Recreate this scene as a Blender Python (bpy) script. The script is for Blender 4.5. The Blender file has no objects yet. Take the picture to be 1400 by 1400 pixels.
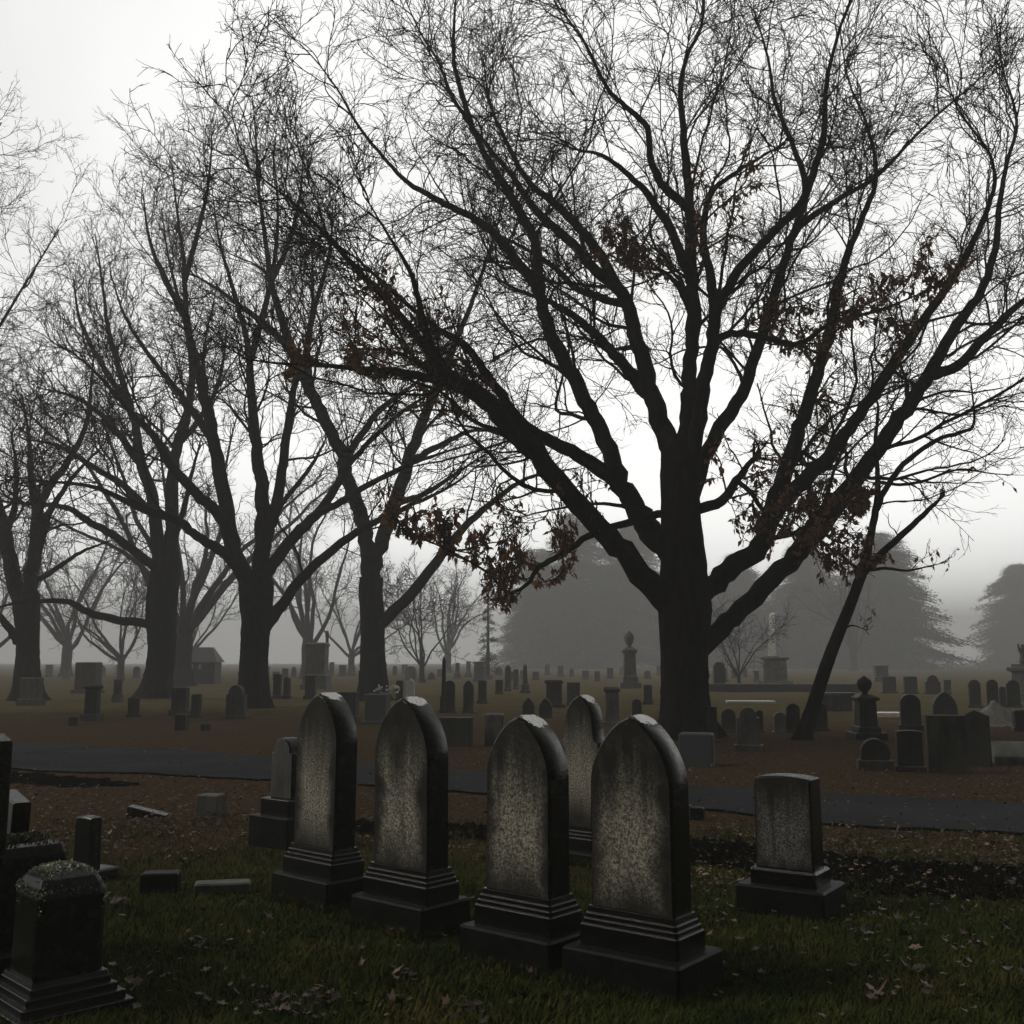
import bpy, bmesh, math, random
import numpy as np
from mathutils import Vector

rng = np.random.default_rng(11)
random.seed(11)
sc = bpy.context.scene
COL = sc.collection
R = math.radians

# ------------------------------------------------------------------ camera
F = 1435.0            # focal length in photo pixels (1400 px frame)
HY = 905.0            # horizon row
CH = 1.65             # eye height
TH = math.atan((HY - 700.0) / F)
cam = bpy.data.cameras.new("camera")
cam.sensor_fit = 'HORIZONTAL'
cam.sensor_width = 36.0
cam.lens = 36.0 * F / 1400.0
cam.clip_start = 0.05
cam.clip_end = 3000
cam_o = bpy.data.objects.new("camera", cam)
COL.objects.link(cam_o)
cam_o.location = (0, 0, CH)
cam_o.rotation_euler = (R(90) + TH, 0, 0)
sc.camera = cam_o

# ------------------------------------------------------------------ sky, sun, exposure
SUN_EL, SUN_AZ = 38.0, -92.0       # veiled sun, to the left
w = bpy.data.worlds.new("World")
sc.world = w
w.use_nodes = True
nt = w.node_tree
nt.nodes.clear()
def N(nt, typ, **kw):
    n = nt.nodes.new(typ)
    for k, v in kw.items():
        if k == 'inp':
            for kk, vv in v.items():
                n.inputs[kk].default_value = vv
        else:
            setattr(n, k, v)
    return n
def ramp(nt, stops, interp='LINEAR'):
    n = nt.nodes.new('ShaderNodeValToRGB')
    n.color_ramp.interpolation = interp
    e = n.color_ramp.elements
    while len(e) > 1:
        e.remove(e[-1])
    e[0].position = stops[0][0]
    c = stops[0][1]
    e[0].color = c if len(c) == 4 else (*c, 1)
    for p, c in stops[1:]:
        x = e.new(p)
        x.color = c if len(c) == 4 else (*c, 1)
    return n
def g(v):
    return (v, v, v, 1)

sky = N(nt, 'ShaderNodeTexSky', sky_type='NISHITA', sun_disc=False,
        sun_elevation=R(SUN_EL), sun_rotation=R(SUN_AZ), dust_density=6.0, air_density=1.0)
bw = N(nt, 'ShaderNodeRGBToBW')
nt.links.new(sky.outputs[0], bw.inputs[0])
tc = N(nt, 'ShaderNodeTexCoord')
nrm = N(nt, 'ShaderNodeVectorMath', operation='NORMALIZE')
nt.links.new(tc.outputs['Generated'], nrm.inputs[0])
dot = N(nt, 'ShaderNodeVectorMath', operation='DOT_PRODUCT')
gd = Vector((0.10, math.cos(R(7)), math.sin(R(7)))).normalized()
dot.inputs[1].default_value = gd
nt.links.new(nrm.outputs[0], dot.inputs[0])
mr = N(nt, 'ShaderNodeMapRange')
mr.inputs['From Min'].default_value = -1
nt.links.new(dot.outputs['Value'], mr.inputs['Value'])
# veiled bright overcast ahead; unseen sky overhead and behind dimmed to darken ground
rp = ramp(nt, [(0.0, g(.012)), (0.5, g(.045)), (0.75, g(.22)), (0.86, g(.49)), (0.92, g(.57)), (0.97, g(.62)), (1.0, g(.66))])
nt.links.new(mr.outputs[0], rp.inputs[0])
cn = N(nt, 'ShaderNodeTexNoise', inp={'Scale': 2.2, 'Detail': 4.0, 'Roughness': .55})
nt.links.new(nrm.outputs[0], cn.inputs['Vector'])
cm = N(nt, 'ShaderNodeMapRange', inp={'From Min': .3, 'From Max': .7, 'To Min': .93, 'To Max': 1.07})
nt.links.new(cn.outputs[0], cm.inputs['Value'])
m1 = N(nt, 'ShaderNodeMath', operation='MULTIPLY_ADD')   # overcast + a trace of the clear sky above
m1.inputs[1].default_value = 0.05
m1.inputs[2].default_value = 45.5
nt.links.new(bw.outputs[0], m1.inputs[0])
m2 = N(nt, 'ShaderNodeMath', operation='MULTIPLY')
nt.links.new(m1.outputs[0], m2.inputs[0])
nt.links.new(rp.outputs[0], m2.inputs[1])
m3 = N(nt, 'ShaderNodeMath', operation='MULTIPLY')
sepw = N(nt, 'ShaderNodeSeparateXYZ')
nt.links.new(nrm.outputs[0], sepw.inputs[0])
hz = ramp(nt, [(0.0, g(.95)), (.05, g(.95)), (.10, g(.80)), (.16, g(.66)), (.24, g(.55)), (.36, g(.44)), (1.0, g(.42))])   # low sky brightened to offset dimming by the haze
nt.links.new(sepw.outputs['Z'], hz.inputs[0])
hm = N(nt, 'ShaderNodeMath', operation='MULTIPLY')
nt.links.new(m2.outputs[0], hm.inputs[0])
nt.links.new(hz.outputs[0], hm.inputs[1])
nt.links.new(hm.outputs[0], m3.inputs[0])
nt.links.new(cm.outputs[0], m3.inputs[1])
tint = N(nt, 'ShaderNodeMix', data_type='RGBA', blend_type='MULTIPLY')
tint.inputs[0].default_value = 1.0
tint.inputs[7].default_value = (1.0, 1.0, .985, 1)
nt.links.new(m3.outputs[0], tint.inputs[6])
bg = N(nt, 'ShaderNodeBackground')
bg.inputs['Strength'].default_value = 0.1
nt.links.new(tint.outputs[2], bg.inputs['Color'])
out = N(nt, 'ShaderNodeOutputWorld')
nt.links.new(bg.outputs[0], out.inputs['Surface'])

sl = bpy.data.lights.new("sun", 'SUN')
sl.energy = 1.4
sl.angle = R(25)
sl.color = (1.0, .95, .86)
so = bpy.data.objects.new("sun", sl)
COL.objects.link(so)
sd = Vector((math.sin(R(SUN_AZ)) * math.cos(R(SUN_EL)), math.cos(R(SUN_AZ)) * math.cos(R(SUN_EL)), math.sin(R(SUN_EL)))).normalized()
so.rotation_euler = sd.to_track_quat('Z', 'Y').to_euler()

sc.view_settings.view_transform = 'Standard'
sc.view_settings.look = 'None'
sc.view_settings.exposure = 0.0
sc.view_settings.gamma = 1.0
sc.render.engine = 'CYCLES'
cy = sc.cycles
cy.use_denoising = True
try:
    cy.denoiser = 'OPENIMAGEDENOISE'
    cy.denoising_input_passes = 'RGB_ALBEDO_NORMAL'
except Exception:
    pass
cy.max_bounces = 4
cy.diffuse_bounces = 2
cy.glossy_bounces = 2
cy.volume_bounces = 0
cy.transparent_max_bounces = 4
sc.render.film_transparent = False
HAZE_DENSITY = 0.0033
HAZE_COLOR = (.80, .80, .79, 1)
HAZE_ANISO = 0.15
HAZE_TOP = 40.5

# ------------------------------------------------------------------ pixel <-> place
def ray(px, py):
    x = (px - 700.0) / F
    y = (700.0 - py) / F
    return np.array([x, math.cos(TH) - y * math.sin(TH), math.sin(TH) + y * math.cos(TH)])
def at(px, py, Y):                       # point on the pixel's ray at distance Y
    d = ray(px, py)
    t = Y / d[1]
    return np.array([d[0] * t, Y, CH + d[2] * t])
def gp(px, py):                          # point of the ground under a pixel
    d = ray(px, py)
    t = CH / -d[2]
    return np.array([d[0] * t, d[1] * t, 0.0])
def gz(x, y):
    k = .12 + .88 * np.clip((np.asarray(y) - 9.0) / 12.0, 0, 1)
    return k * (.022 * np.sin(1.3 * x + .4) * np.cos(1.07 * y + .7) + .012 * np.sin(2.9 * x + 1.9 * y)
            + .035 * np.sin(.31 * x + 1.2) * np.sin(.27 * y))

# ------------------------------------------------------------------ object helpers
def link(o, parent=None):
    COL.objects.link(o)
    if parent is not None:
        o.parent = parent
    return o
def tag(o, label=None, cat=None, group=None, kind=None):
    if label: o['label'] = label
    if cat: o['category'] = cat
    if group: o['group'] = group
    if kind: o['kind'] = kind
    return o
def empty(name, loc, rz=0.0, label=None, cat=None, group=None, rx=0.0, ry=0.0):
    o = bpy.data.objects.new(name, None)
    o.empty_display_size = .2
    link(o)
    o.location = loc
    o.rotation_euler = (rx, ry, rz)
    return tag(o, label, cat, group)
def mesh_np(name, V, Fq, mats, parent=None, smooth=True, midx=None):
    """V (n,3) vertices; Fq list of (m,k) arrays of faces."""
    me = bpy.data.meshes.new(name)
    V = np.asarray(V, dtype=np.float32)
    me.vertices.add(len(V))
    me.vertices.foreach_set('co', V.ravel())
    if not isinstance(Fq, list):
        Fq = [Fq]
    Fq = [np.asarray(f, dtype=np.int32) for f in Fq if len(f)]
    nl = sum(f.size for f in Fq)
    npoly = sum(len(f) for f in Fq)
    me.loops.add(nl)
    me.polygons.add(npoly)
    me.loops.foreach_set('vertex_index', np.concatenate([f.ravel() for f in Fq]))
    tot = np.concatenate([np.full(len(f), f.shape[1], np.int32) for f in Fq])
    st = np.concatenate([[0], np.cumsum(tot)[:-1]]).astype(np.int32)
    me.polygons.foreach_set('loop_start', st)
    me.polygons.foreach_set('loop_total', tot)
    if smooth:
        me.polygons.foreach_set('use_smooth', np.ones(npoly, dtype=bool))
    if midx is not None:
        me.polygons.foreach_set('material_index', np.asarray(midx, np.int32))
    if not isinstance(mats, (list, tuple)):
        mats = [mats]
    for m in mats:
        me.materials.append(m)
    me.update(calc_edges=True)
    me.validate()
    o = bpy.data.objects.new(name, me)
    return link(o, parent)
def bm_obj(name, bm, mats, parent=None, smooth=False):
    bmesh.ops.recalc_face_normals(bm, faces=bm.faces)
    me = bpy.data.meshes.new(name)
    bm.to_mesh(me)
    bm.free()
    if not isinstance(mats, (list, tuple)):
        mats = [mats]
    for m in mats:
        me.materials.append(m)
    if smooth:
        me.polygons.foreach_set('use_smooth', np.ones(len(me.polygons), dtype=bool))
    o = bpy.data.objects.new(name, me)
    return link(o, parent)

# ------------------------------------------------------------------ materials
def new_mat(name):
    m = bpy.data.materials.new(name)
    m.use_nodes = True
    nt = m.node_tree
    b = nt.nodes['Principled BSDF']
    return m, nt, b
def noise_mat(name, c1, c2, scale=6.0, rough=(.5, .8), bump=.0, bscale=40.0, spec=.5, obj=True, stretch=None, c3=None, detail=5.0, vary=0.0, bevel=0.0):
    m, nt, b = new_mat(name)
    tc = N(nt, 'ShaderNodeTexCoord')
    src = tc.outputs['Object']
    if stretch:
        mp = N(nt, 'ShaderNodeMapping')
        mp.inputs['Scale'].default_value = stretch
        nt.links.new(src, mp.inputs[0])
        src = mp.outputs[0]
    n = N(nt, 'ShaderNodeTexNoise', inp={'Scale': scale, 'Detail': detail, 'Roughness': .62})
    nt.links.new(src, n.inputs['Vector'])
    st = [(.32, c1), (.68, c2)]
    if c3:
        st = [(.28, c1), (.5, c2), (.72, c3)]
    r = ramp(nt, st)
    nt.links.new(n.outputs[0], r.inputs[0])
    col = r.outputs[0]
    if vary:
        oi = N(nt, 'ShaderNodeObjectInfo')
        mrr = N(nt, 'ShaderNodeMapRange', inp={'To Min': 1 - vary, 'To Max': 1 + vary})
        nt.links.new(oi.outputs['Random'], mrr.inputs['Value'])
        mx = N(nt, 'ShaderNodeMix', data_type='RGBA', blend_type='MULTIPLY')
        mx.inputs[0].default_value = 1
        nt.links.new(col, mx.inputs[6])
        nt.links.new(mrr.outputs[0], mx.inputs[7])
        col = mx.outputs[2]
    nt.links.new(col, b.inputs['Base Color'])
    rr = N(nt, 'ShaderNodeMapRange', inp={'From Min': .3, 'From Max': .7, 'To Min': rough[0], 'To Max': rough[1]})
    n2 = N(nt, 'ShaderNodeTexNoise', inp={'Scale': bscale, 'Detail': 4.0, 'Roughness': .65})
    nt.links.new(src, n2.inputs['Vector'])
    nt.links.new(n2.outputs[0], rr.inputs['Value'])
    nt.links.new(rr.outputs[0], b.inputs['Roughness'])
    b.inputs['Specular IOR Level'].default_value = spec
    if bump:
        bp = N(nt, 'ShaderNodeBump', inp={'Strength': bump, 'Distance': .02})
        nt.links.new(n2.outputs[0], bp.inputs['Height'])
        if bevel:                      # worn, rounded arrises
            bv = N(nt, 'ShaderNodeBevel', samples=4, inp={'Radius': bevel})
            nt.links.new(bv.outputs[0], bp.inputs['Normal'])
        nt.links.new(bp.outputs[0], b.inputs['Normal'])
    return m

def weathered_face(name, zt=(.60, 1.22), zb=(.34, .70), half=.2, light=(.72, .67, .54), dark=(.016, .016, .012)):
    """front of a weathered marble/granite tablet: speckled pale stone with black algae streaks running from the top and along the edges"""
    m, nt, b = new_mat(name)
    tc = N(nt, 'ShaderNodeTexCoord')
    oi = N(nt, 'ShaderNodeObjectInfo')
    off = N(nt, 'ShaderNodeVectorMath', operation='MULTIPLY_ADD')
    cb = N(nt, 'ShaderNodeCombineXYZ')
    k = N(nt, 'ShaderNodeMath', operation='MULTIPLY')
    k.inputs[1].default_value = 37.0
    nt.links.new(oi.outputs['Random'], k.inputs[0])
    nt.links.new(k.outputs[0], cb.inputs[1])
    addv = N(nt, 'ShaderNodeVectorMath', operation='ADD')
    nt.links.new(tc.outputs['Object'], addv.inputs[0])
    nt.links.new(cb.outputs[0], addv.inputs[1])
    src = addv.outputs[0]
    sp = N(nt, 'ShaderNodeTexNoise', inp={'Scale': 75.0, 'Detail': 6.0, 'Roughness': .85})
    nt.links.new(src, sp.inputs['Vector'])
    spr = ramp(nt, [(.40, tuple(c * .05 for c in light)), (.50, tuple(c * .34 for c in light)), (.57, tuple(c * .8 for c in light)), (.66, light)])
    nt.links.new(sp.outputs[0], spr.inputs[0])
    mp = N(nt, 'ShaderNodeMapping')
    mp.inputs['Scale'].default_value = (11, 11, .75)
    nt.links.new(src, mp.inputs[0])
    stn = N(nt, 'ShaderNodeTexNoise', inp={'Scale': 1.0, 'Detail': 4.0, 'Roughness': .6})
    nt.links.new(mp.outputs[0], stn.inputs['Vector'])
    blo = N(nt, 'ShaderNodeTexNoise', inp={'Scale': 5.0, 'Detail': 5.0, 'Roughness': .6})
    nt.links.new(src, blo.inputs['Vector'])
    sep = N(nt, 'ShaderNodeSeparateXYZ')
    nt.links.new(tc.outputs['Object'], sep.inputs[0])
    def ma(op, a, bb, c=None):
        q = N(nt, 'ShaderNodeMath', operation=op)
        for i, v in enumerate((a, bb, c)):
            if v is None: continue
            if isinstance(v, (int, float)): q.inputs[i].default_value = v
            else: nt.links.new(v, q.inputs[i])
        return q.outputs[0]
    def sm(v, a, bb):
        q = N(nt, 'ShaderNodeMapRange', interpolation_type='SMOOTHSTEP', inp={'From Min': a, 'From Max': bb})
        nt.links.new(v, q.inputs['Value'])
        return q.outputs[0]
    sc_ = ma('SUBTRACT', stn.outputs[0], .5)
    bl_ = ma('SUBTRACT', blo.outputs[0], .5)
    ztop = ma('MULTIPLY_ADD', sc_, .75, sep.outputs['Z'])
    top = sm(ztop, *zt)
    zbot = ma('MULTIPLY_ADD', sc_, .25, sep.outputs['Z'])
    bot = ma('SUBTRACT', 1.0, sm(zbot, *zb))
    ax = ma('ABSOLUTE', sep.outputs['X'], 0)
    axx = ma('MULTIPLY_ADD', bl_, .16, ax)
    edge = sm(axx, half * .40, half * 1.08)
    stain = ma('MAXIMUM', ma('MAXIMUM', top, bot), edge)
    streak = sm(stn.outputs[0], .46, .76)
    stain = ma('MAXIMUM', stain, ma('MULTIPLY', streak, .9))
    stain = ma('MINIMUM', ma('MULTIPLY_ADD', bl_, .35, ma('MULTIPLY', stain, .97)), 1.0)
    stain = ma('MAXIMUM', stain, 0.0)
    mx = N(nt, 'ShaderNodeMix', data_type='RGBA')
    nt.links.new(stain, mx.inputs[0])
    nt.links.new(spr.outputs[0], mx.inputs[6])
    mx.inputs[7].default_value = (*dark, 1)
    nt.links.new(mx.outputs[2], b.inputs['Base Color'])
    b.inputs['Roughness'].default_value = .62
    b.inputs['Specular IOR Level'].default_value = .25
    bp = N(nt, 'ShaderNodeBump', inp={'Strength': .35, 'Distance': .006})
    nt.links.new(sp.outputs[0], bp.inputs['Height'])
    nt.links.new(bp.outputs[0], b.inputs['Normal'])
    return m

M = {}
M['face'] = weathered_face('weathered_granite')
M['face_low'] = weathered_face('weathered_granite_low', zt=(.50, .84), zb=(.26, .38), half=.22, light=(.30, .29, .27))
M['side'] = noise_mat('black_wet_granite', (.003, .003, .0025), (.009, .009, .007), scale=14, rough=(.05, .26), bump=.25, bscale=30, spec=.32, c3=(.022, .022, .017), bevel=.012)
M['plinth'] = noise_mat('dark_wet_plinth', (.002, .002, .002), (.007, .007, .0065), scale=20, rough=(.06, .22), bump=.25, bscale=60, spec=.4, bevel=.004)
M['base'] = noise_mat('dark_granite_base', (.004, .0045, .0045), (.012, .013, .013), scale=9, rough=(.3, .5), bump=.3, bscale=70, spec=.10, bevel=.006)
M['moss'] = noise_mat('pale_moss', (.03, .035, .015), (.62, .64, .48), scale=45, rough=(.15, .45), spec=.8)
M['glint'] = noise_mat('white_glint', (.62, .62, .58), (.84, .84, .80), scale=40, rough=(.2, .5), spec=.6)  # pale colour stands in for sky reflections on the stone tops
_b = M['glint'].node_tree.nodes['Principled BSDF']           # wet gloss over the painted glint
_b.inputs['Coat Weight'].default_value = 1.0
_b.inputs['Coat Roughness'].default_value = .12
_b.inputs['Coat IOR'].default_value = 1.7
M['stone_dark'] = noise_mat('dark_headstone_stone', (.014, .015, .012), (.045, .046, .036), scale=5, rough=(.5, .85), bump=.3, bscale=30, spec=.3, vary=.45, stretch=(1, 1, .4))
M['stone_grey'] = noise_mat('grey_headstone_stone', (.04, .042, .038), (.11, .112, .10), scale=6, rough=(.5, .85), bump=.3, bscale=40, spec=.3, vary=.35, stretch=(1, 1, .4))
M['stone_blue'] = noise_mat('blue_grey_granite', (.045, .052, .060), (.075, .085, .095), scale=60, rough=(.5, .8), bump=.2, bscale=60, spec=.3)
M['stone_pale'] = noise_mat('pale_marble', (.55, .55, .52), (.78, .78, .74), scale=5, rough=(.5, .8), bump=.2, bscale=30, spec=.3, vary=.2)
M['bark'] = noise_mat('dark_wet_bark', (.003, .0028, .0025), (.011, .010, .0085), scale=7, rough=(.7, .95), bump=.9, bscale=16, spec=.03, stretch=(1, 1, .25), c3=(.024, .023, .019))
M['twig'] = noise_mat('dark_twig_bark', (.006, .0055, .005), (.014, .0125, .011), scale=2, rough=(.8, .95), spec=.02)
M['dead_leaf'] = noise_mat('dead_oak_leaf', (.036, .018, .009), (.12, .062, .028), scale=2.4, rough=(.5, .8), spec=.3, c3=(.05, .03, .015))
def leaf_translucent(m, col):
    nt = m.node_tree
    b = nt.nodes['Principled BSDF']; o = nt.nodes['Material Output']
    t = N(nt, 'ShaderNodeBsdfTranslucent'); t.inputs[0].default_value = (*col, 1)
    x = N(nt, 'ShaderNodeMixShader'); x.inputs[0].default_value = .55
    nt.links.new(b.outputs[0], x.inputs[1]); nt.links.new(t.outputs[0], x.inputs[2]); nt.links.new(x.outputs[0], o.inputs['Surface'])
leaf_translucent(M['dead_leaf'], (.27, .125, .05))
M['needle'] = noise_mat('dark_needles', (.010, .014, .009), (.030, .038, .022), scale=.8, rough=(.7, .9), spec=.2)
M['litter_leaf'] = noise_mat('fallen_leaf', (.012, .006, .003), (.045, .022, .012), scale=1.7, rough=(.3, .65), spec=.35, c3=(.34, .20, .14), detail=8)
M['grass'] = noise_mat('short_wet_grass', (.013, .025, .005), (.050, .066, .014), scale=1.3, rough=(.6, .8), spec=.02, c3=(.135, .112, .036))
M['roof'] = noise_mat('slate_roof', (.02, .021, .022), (.04, .041, .042), scale=4, rough=(.5, .8))
M['flower'] = noise_mat('white_petals', (.55, .54, .50), (.75, .74, .70), scale=20, rough=(.6, .8))
M['sand'] = noise_mat('pale_earth', (.10, .095, .075), (.18, .17, .14), scale=8, rough=(.8, .95), bump=.4)
M['window'] = noise_mat('pale_window', (.55, .55, .52), (.7, .7, .68), scale=3, rough=(.1, .2))

# ground -----------------------------------------------------------
def ground_mat():
    m, nt, b = new_mat('grass_and_leaf_litter')
    tc = N(nt, 'ShaderNodeTexCoord')
    src = tc.outputs['Object']
    def noise(scale, detail=5.0, rough=.6):
        n = N(nt, 'ShaderNodeTexNoise', inp={'Scale': scale, 'Detail': detail, 'Roughness': rough})
        nt.links.new(src, n.inputs['Vector'])
        return n.outputs[0]
    gcol = ramp(nt, [(.28, (.009, .015, .003)), (.5, (.028, .036, .009)), (.72, (.080, .074, .026))])
    nt.links.new(noise(3.5, 8.0, .7), gcol.inputs[0])
    lcol = ramp(nt, [(.30, (.010, .006, .0035)), (.5, (.055, .037, .022)), (.66, (.115, .080, .049)), (.8, (.21, .155, .105))])
    nt.links.new(noise(14.0, 8.0, .75), lcol.inputs[0])
    fcol = ramp(nt, [(.3, (.055, .047, .020)), (.7, (.135, .108, .052))])
    nt.links.new(noise(.9, 8.0, .7), fcol.inputs[0])
    sep = N(nt, 'ShaderNodeSeparateXYZ')
    nt.links.new(src, sep.inputs[0])
    patch = noise(.35, 5.0, .6)
    # lawn near, litter under the trees along the drive, thin brownish grass further off
    y1 = N(nt, 'ShaderNodeMath', operation='MULTIPLY_ADD')
    y1.inputs[1].default_value = 9.0
    nt.links.new(patch, y1.inputs[0])
    nt.links.new(sep.outputs['Y'], y1.inputs[2])
    s1 = N(nt, 'ShaderNodeMapRange', interpolation_type='SMOOTHSTEP', inp={'From Min': 11.5, 'From Max': 15.0})
    nt.links.new(y1.outputs[0], s1.inputs['Value'])
    p2 = noise(1.4, 6.0, .7)
    s1b = N(nt, 'ShaderNodeMapRange', interpolation_type='SMOOTHSTEP', inp={'From Min': .53, 'From Max': .66, 'To Max': .75})
    nt.links.new(p2, s1b.inputs['Value'])
    mx0 = N(nt, 'ShaderNodeMath', operation='MAXIMUM')
    nt.links.new(s1.outputs[0], mx0.inputs[0])
    nt.links.new(s1b.outputs[0], mx0.inputs[1])
    s2 = N(nt, 'ShaderNodeMapRange', interpolation_type='SMOOTHSTEP', inp={'From Min': 30.0, 'From Max': 44.0})
    nt.links.new(y1.outputs[0], s2.inputs['Value'])
    a = N(nt, 'ShaderNodeMix', data_type='RGBA')
    nt.links.new(mx0.outputs[0], a.inputs[0])
    nt.links.new(gcol.outputs[0], a.inputs[6])
    nt.links.new(lcol.outputs[0], a.inputs[7])
    c = N(nt, 'ShaderNodeMix', data_type='RGBA')
    nt.links.new(s2.outputs[0], c.inputs[0])
    nt.links.new(a.outputs[2], c.inputs[6])
    nt.links.new(fcol.outputs[0], c.inputs[7])
    nt.links.new(c.outputs[2], b.inputs['Base Color'])
    b.inputs['Roughness'].default_value = .85
    b.inputs['Specular IOR Level'].default_value = .0
    bp = N(nt, 'ShaderNodeBump', inp={'Strength': .8, 'Distance': .03})
    nt.links.new(noise(22.0, 6.0, .7), bp.inputs['Height'])
    nt.links.new(bp.outputs[0], b.inputs['Normal'])
    return m
M['ground'] = ground_mat()
M['road'] = noise_mat('wet_asphalt', (.009, .010, .0115), (.026, .028, .032), scale=.9, detail=9.0, rough=(.75, .9), bump=.3, bscale=90, spec=.04)
M['gutter'] = noise_mat('black_wet_soil', (.0012, .001, .0009), (.004, .0033, .0027), scale=5, rough=(.7, .9), bump=.7, bscale=14, spec=.0)

# ------------------------------------------------------------------ ground, drive, ditch
def build_ground():
    u = np.linspace(-1, 1, 171)
    xs = np.sinh(u * 5.3) / np.sinh(5.3) * 440.0
    v = np.linspace(0, 1, 220)
    ys = -12.0 + (np.sinh(v * 5.3) / np.sinh(5.3)) * 930.0
    X, Y = np.meshgrid(xs, ys)
    Z = gz(X, Y)
    V = np.stack([X, Y, Z], -1).reshape(-1, 3)
    ny, nx = X.shape
    i = np.arange(nx - 1)[None, :] + nx * np.arange(ny - 1)[:, None]
    Fq = np.stack([i, i + 1, i + 1 + nx, i + nx], -1).reshape(-1, 4)
    tag(mesh_np('ground', V, Fq, M['ground']), kind='structure')
build_ground()
def strip(name, far, near, mat, lift, n=160, ragged=0.0, m=8):
    far = np.array([gp(*p)[:2] for p in far])
    near = np.array([gp(*p)[:2] for p in near])
    def res(pl):
        d = np.concatenate([[0], np.cumsum(np.linalg.norm(np.diff(pl, axis=0), axis=1))])
        t = np.linspace(0, d[-1], n)
        # cubic-ish smoothing of the polyline
        x = np.interp(t, d, pl[:, 0]); y = np.interp(t, d, pl[:, 1])
        k = np.hanning(13); k /= k.sum()
        xp = np.pad(x, 6, mode='reflect', reflect_type='odd'); yp = np.pad(y, 6, mode='reflect', reflect_type='odd')
        return np.stack([np.convolve(xp, k, 'valid'), np.convolve(yp, k, 'valid')], -1)
    A, B = res(far), res(near)
    if ragged:
        s = np.arange(n)
        A0, B0 = A.copy(), B.copy()
        for P, sg in ((A, 1), (B, -1)):
            q = sum(rng.uniform(.3, 1) * np.sin(s * f + rng.uniform(0, 6)) for f in (.21, .47, .83, 1.7))
            wl = np.clip(np.linalg.norm(A0 - B0, axis=1) / .6, 0, 1)
            P[:, 1] += sg * ragged * q * .4 * wl
    W = np.linspace(0, 1, m)[None, :, None]
    P = A[:, None, :] * (1 - W) + B[:, None, :] * W
    Z = gz(P[..., 0], P[..., 1]) + lift
    V = np.concatenate([P, Z[..., None]], -1).reshape(-1, 3)
    i = np.arange(m - 1)[None, :] + m * np.arange(n - 1)[:, None]
    Fq = np.stack([i, i + m, i + m + 1, i + 1], -1).reshape(-1, 4)
    return tag(mesh_np(name, V, Fq, mat), kind='structure')
strip('road', [(-900, 972), (-300, 1001), (0, 1016), (350, 1036), (600, 1050), (960, 1078), (1150, 1088), (1400, 1102), (1700, 1116), (2300, 1140)],
      [(-900, 1004), (-300, 1036), (0, 1054), (350, 1066), (600, 1082), (960, 1108), (1150, 1130), (1400, 1144), (1700, 1162), (2300, 1190)],
      M['road'], .030, n=420, m=14, ragged=.09)
strip('ditch', [(-300, 1040), (-80, 1052), (0, 1058), (70, 1061), (120, 1066), (190, 1073)], [(-300, 1050), (-80, 1065), (0, 1074), (70, 1077), (120, 1077), (190, 1075)],
      M['gutter'], .022, n=160, ragged=.22, m=10)
strip('ditch', [(452, 1126), (500, 1122), (650, 1130), (960, 1148), (1200, 1178), (1400, 1188), (1700, 1200), (2000, 1228)],
      [(452, 1130), (500, 1142), (650, 1148), (960, 1182), (1200, 1226), (1400, 1232), (1700, 1245), (2000, 1234)],
      M['gutter'], .022, n=420, ragged=.2, m=14)

# ------------------------------------------------------------------ haze
def build_haze():
    bm = bmesh.new()
    bmesh.ops.create_cube(bm, size=1)
    for v in bm.verts:
        v.co = Vector((v.co.x * 900, 452 + v.co.y * 940, -1.3 + (v.co.z + .5) * (HAZE_TOP + 1.3)))
    m = bpy.data.materials.new('haze')
    m.use_nodes = True
    nt = m.node_tree
    nt.nodes.clear()
    pv = N(nt, 'ShaderNodeVolumePrincipled')
    pv.inputs['Density'].default_value = HAZE_DENSITY
    pv.inputs['Color'].default_value = HAZE_COLOR
    pv.inputs['Anisotropy'].default_value = HAZE_ANISO
    o = N(nt, 'ShaderNodeOutputMaterial')
    nt.links.new(pv.outputs[0], o.inputs['Volume'])
    h = bm_obj('haze', bm, m)
    tag(h, kind='stuff', label='pale grey fog hanging over the whole graveyard', cat='fog')
build_haze()

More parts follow.
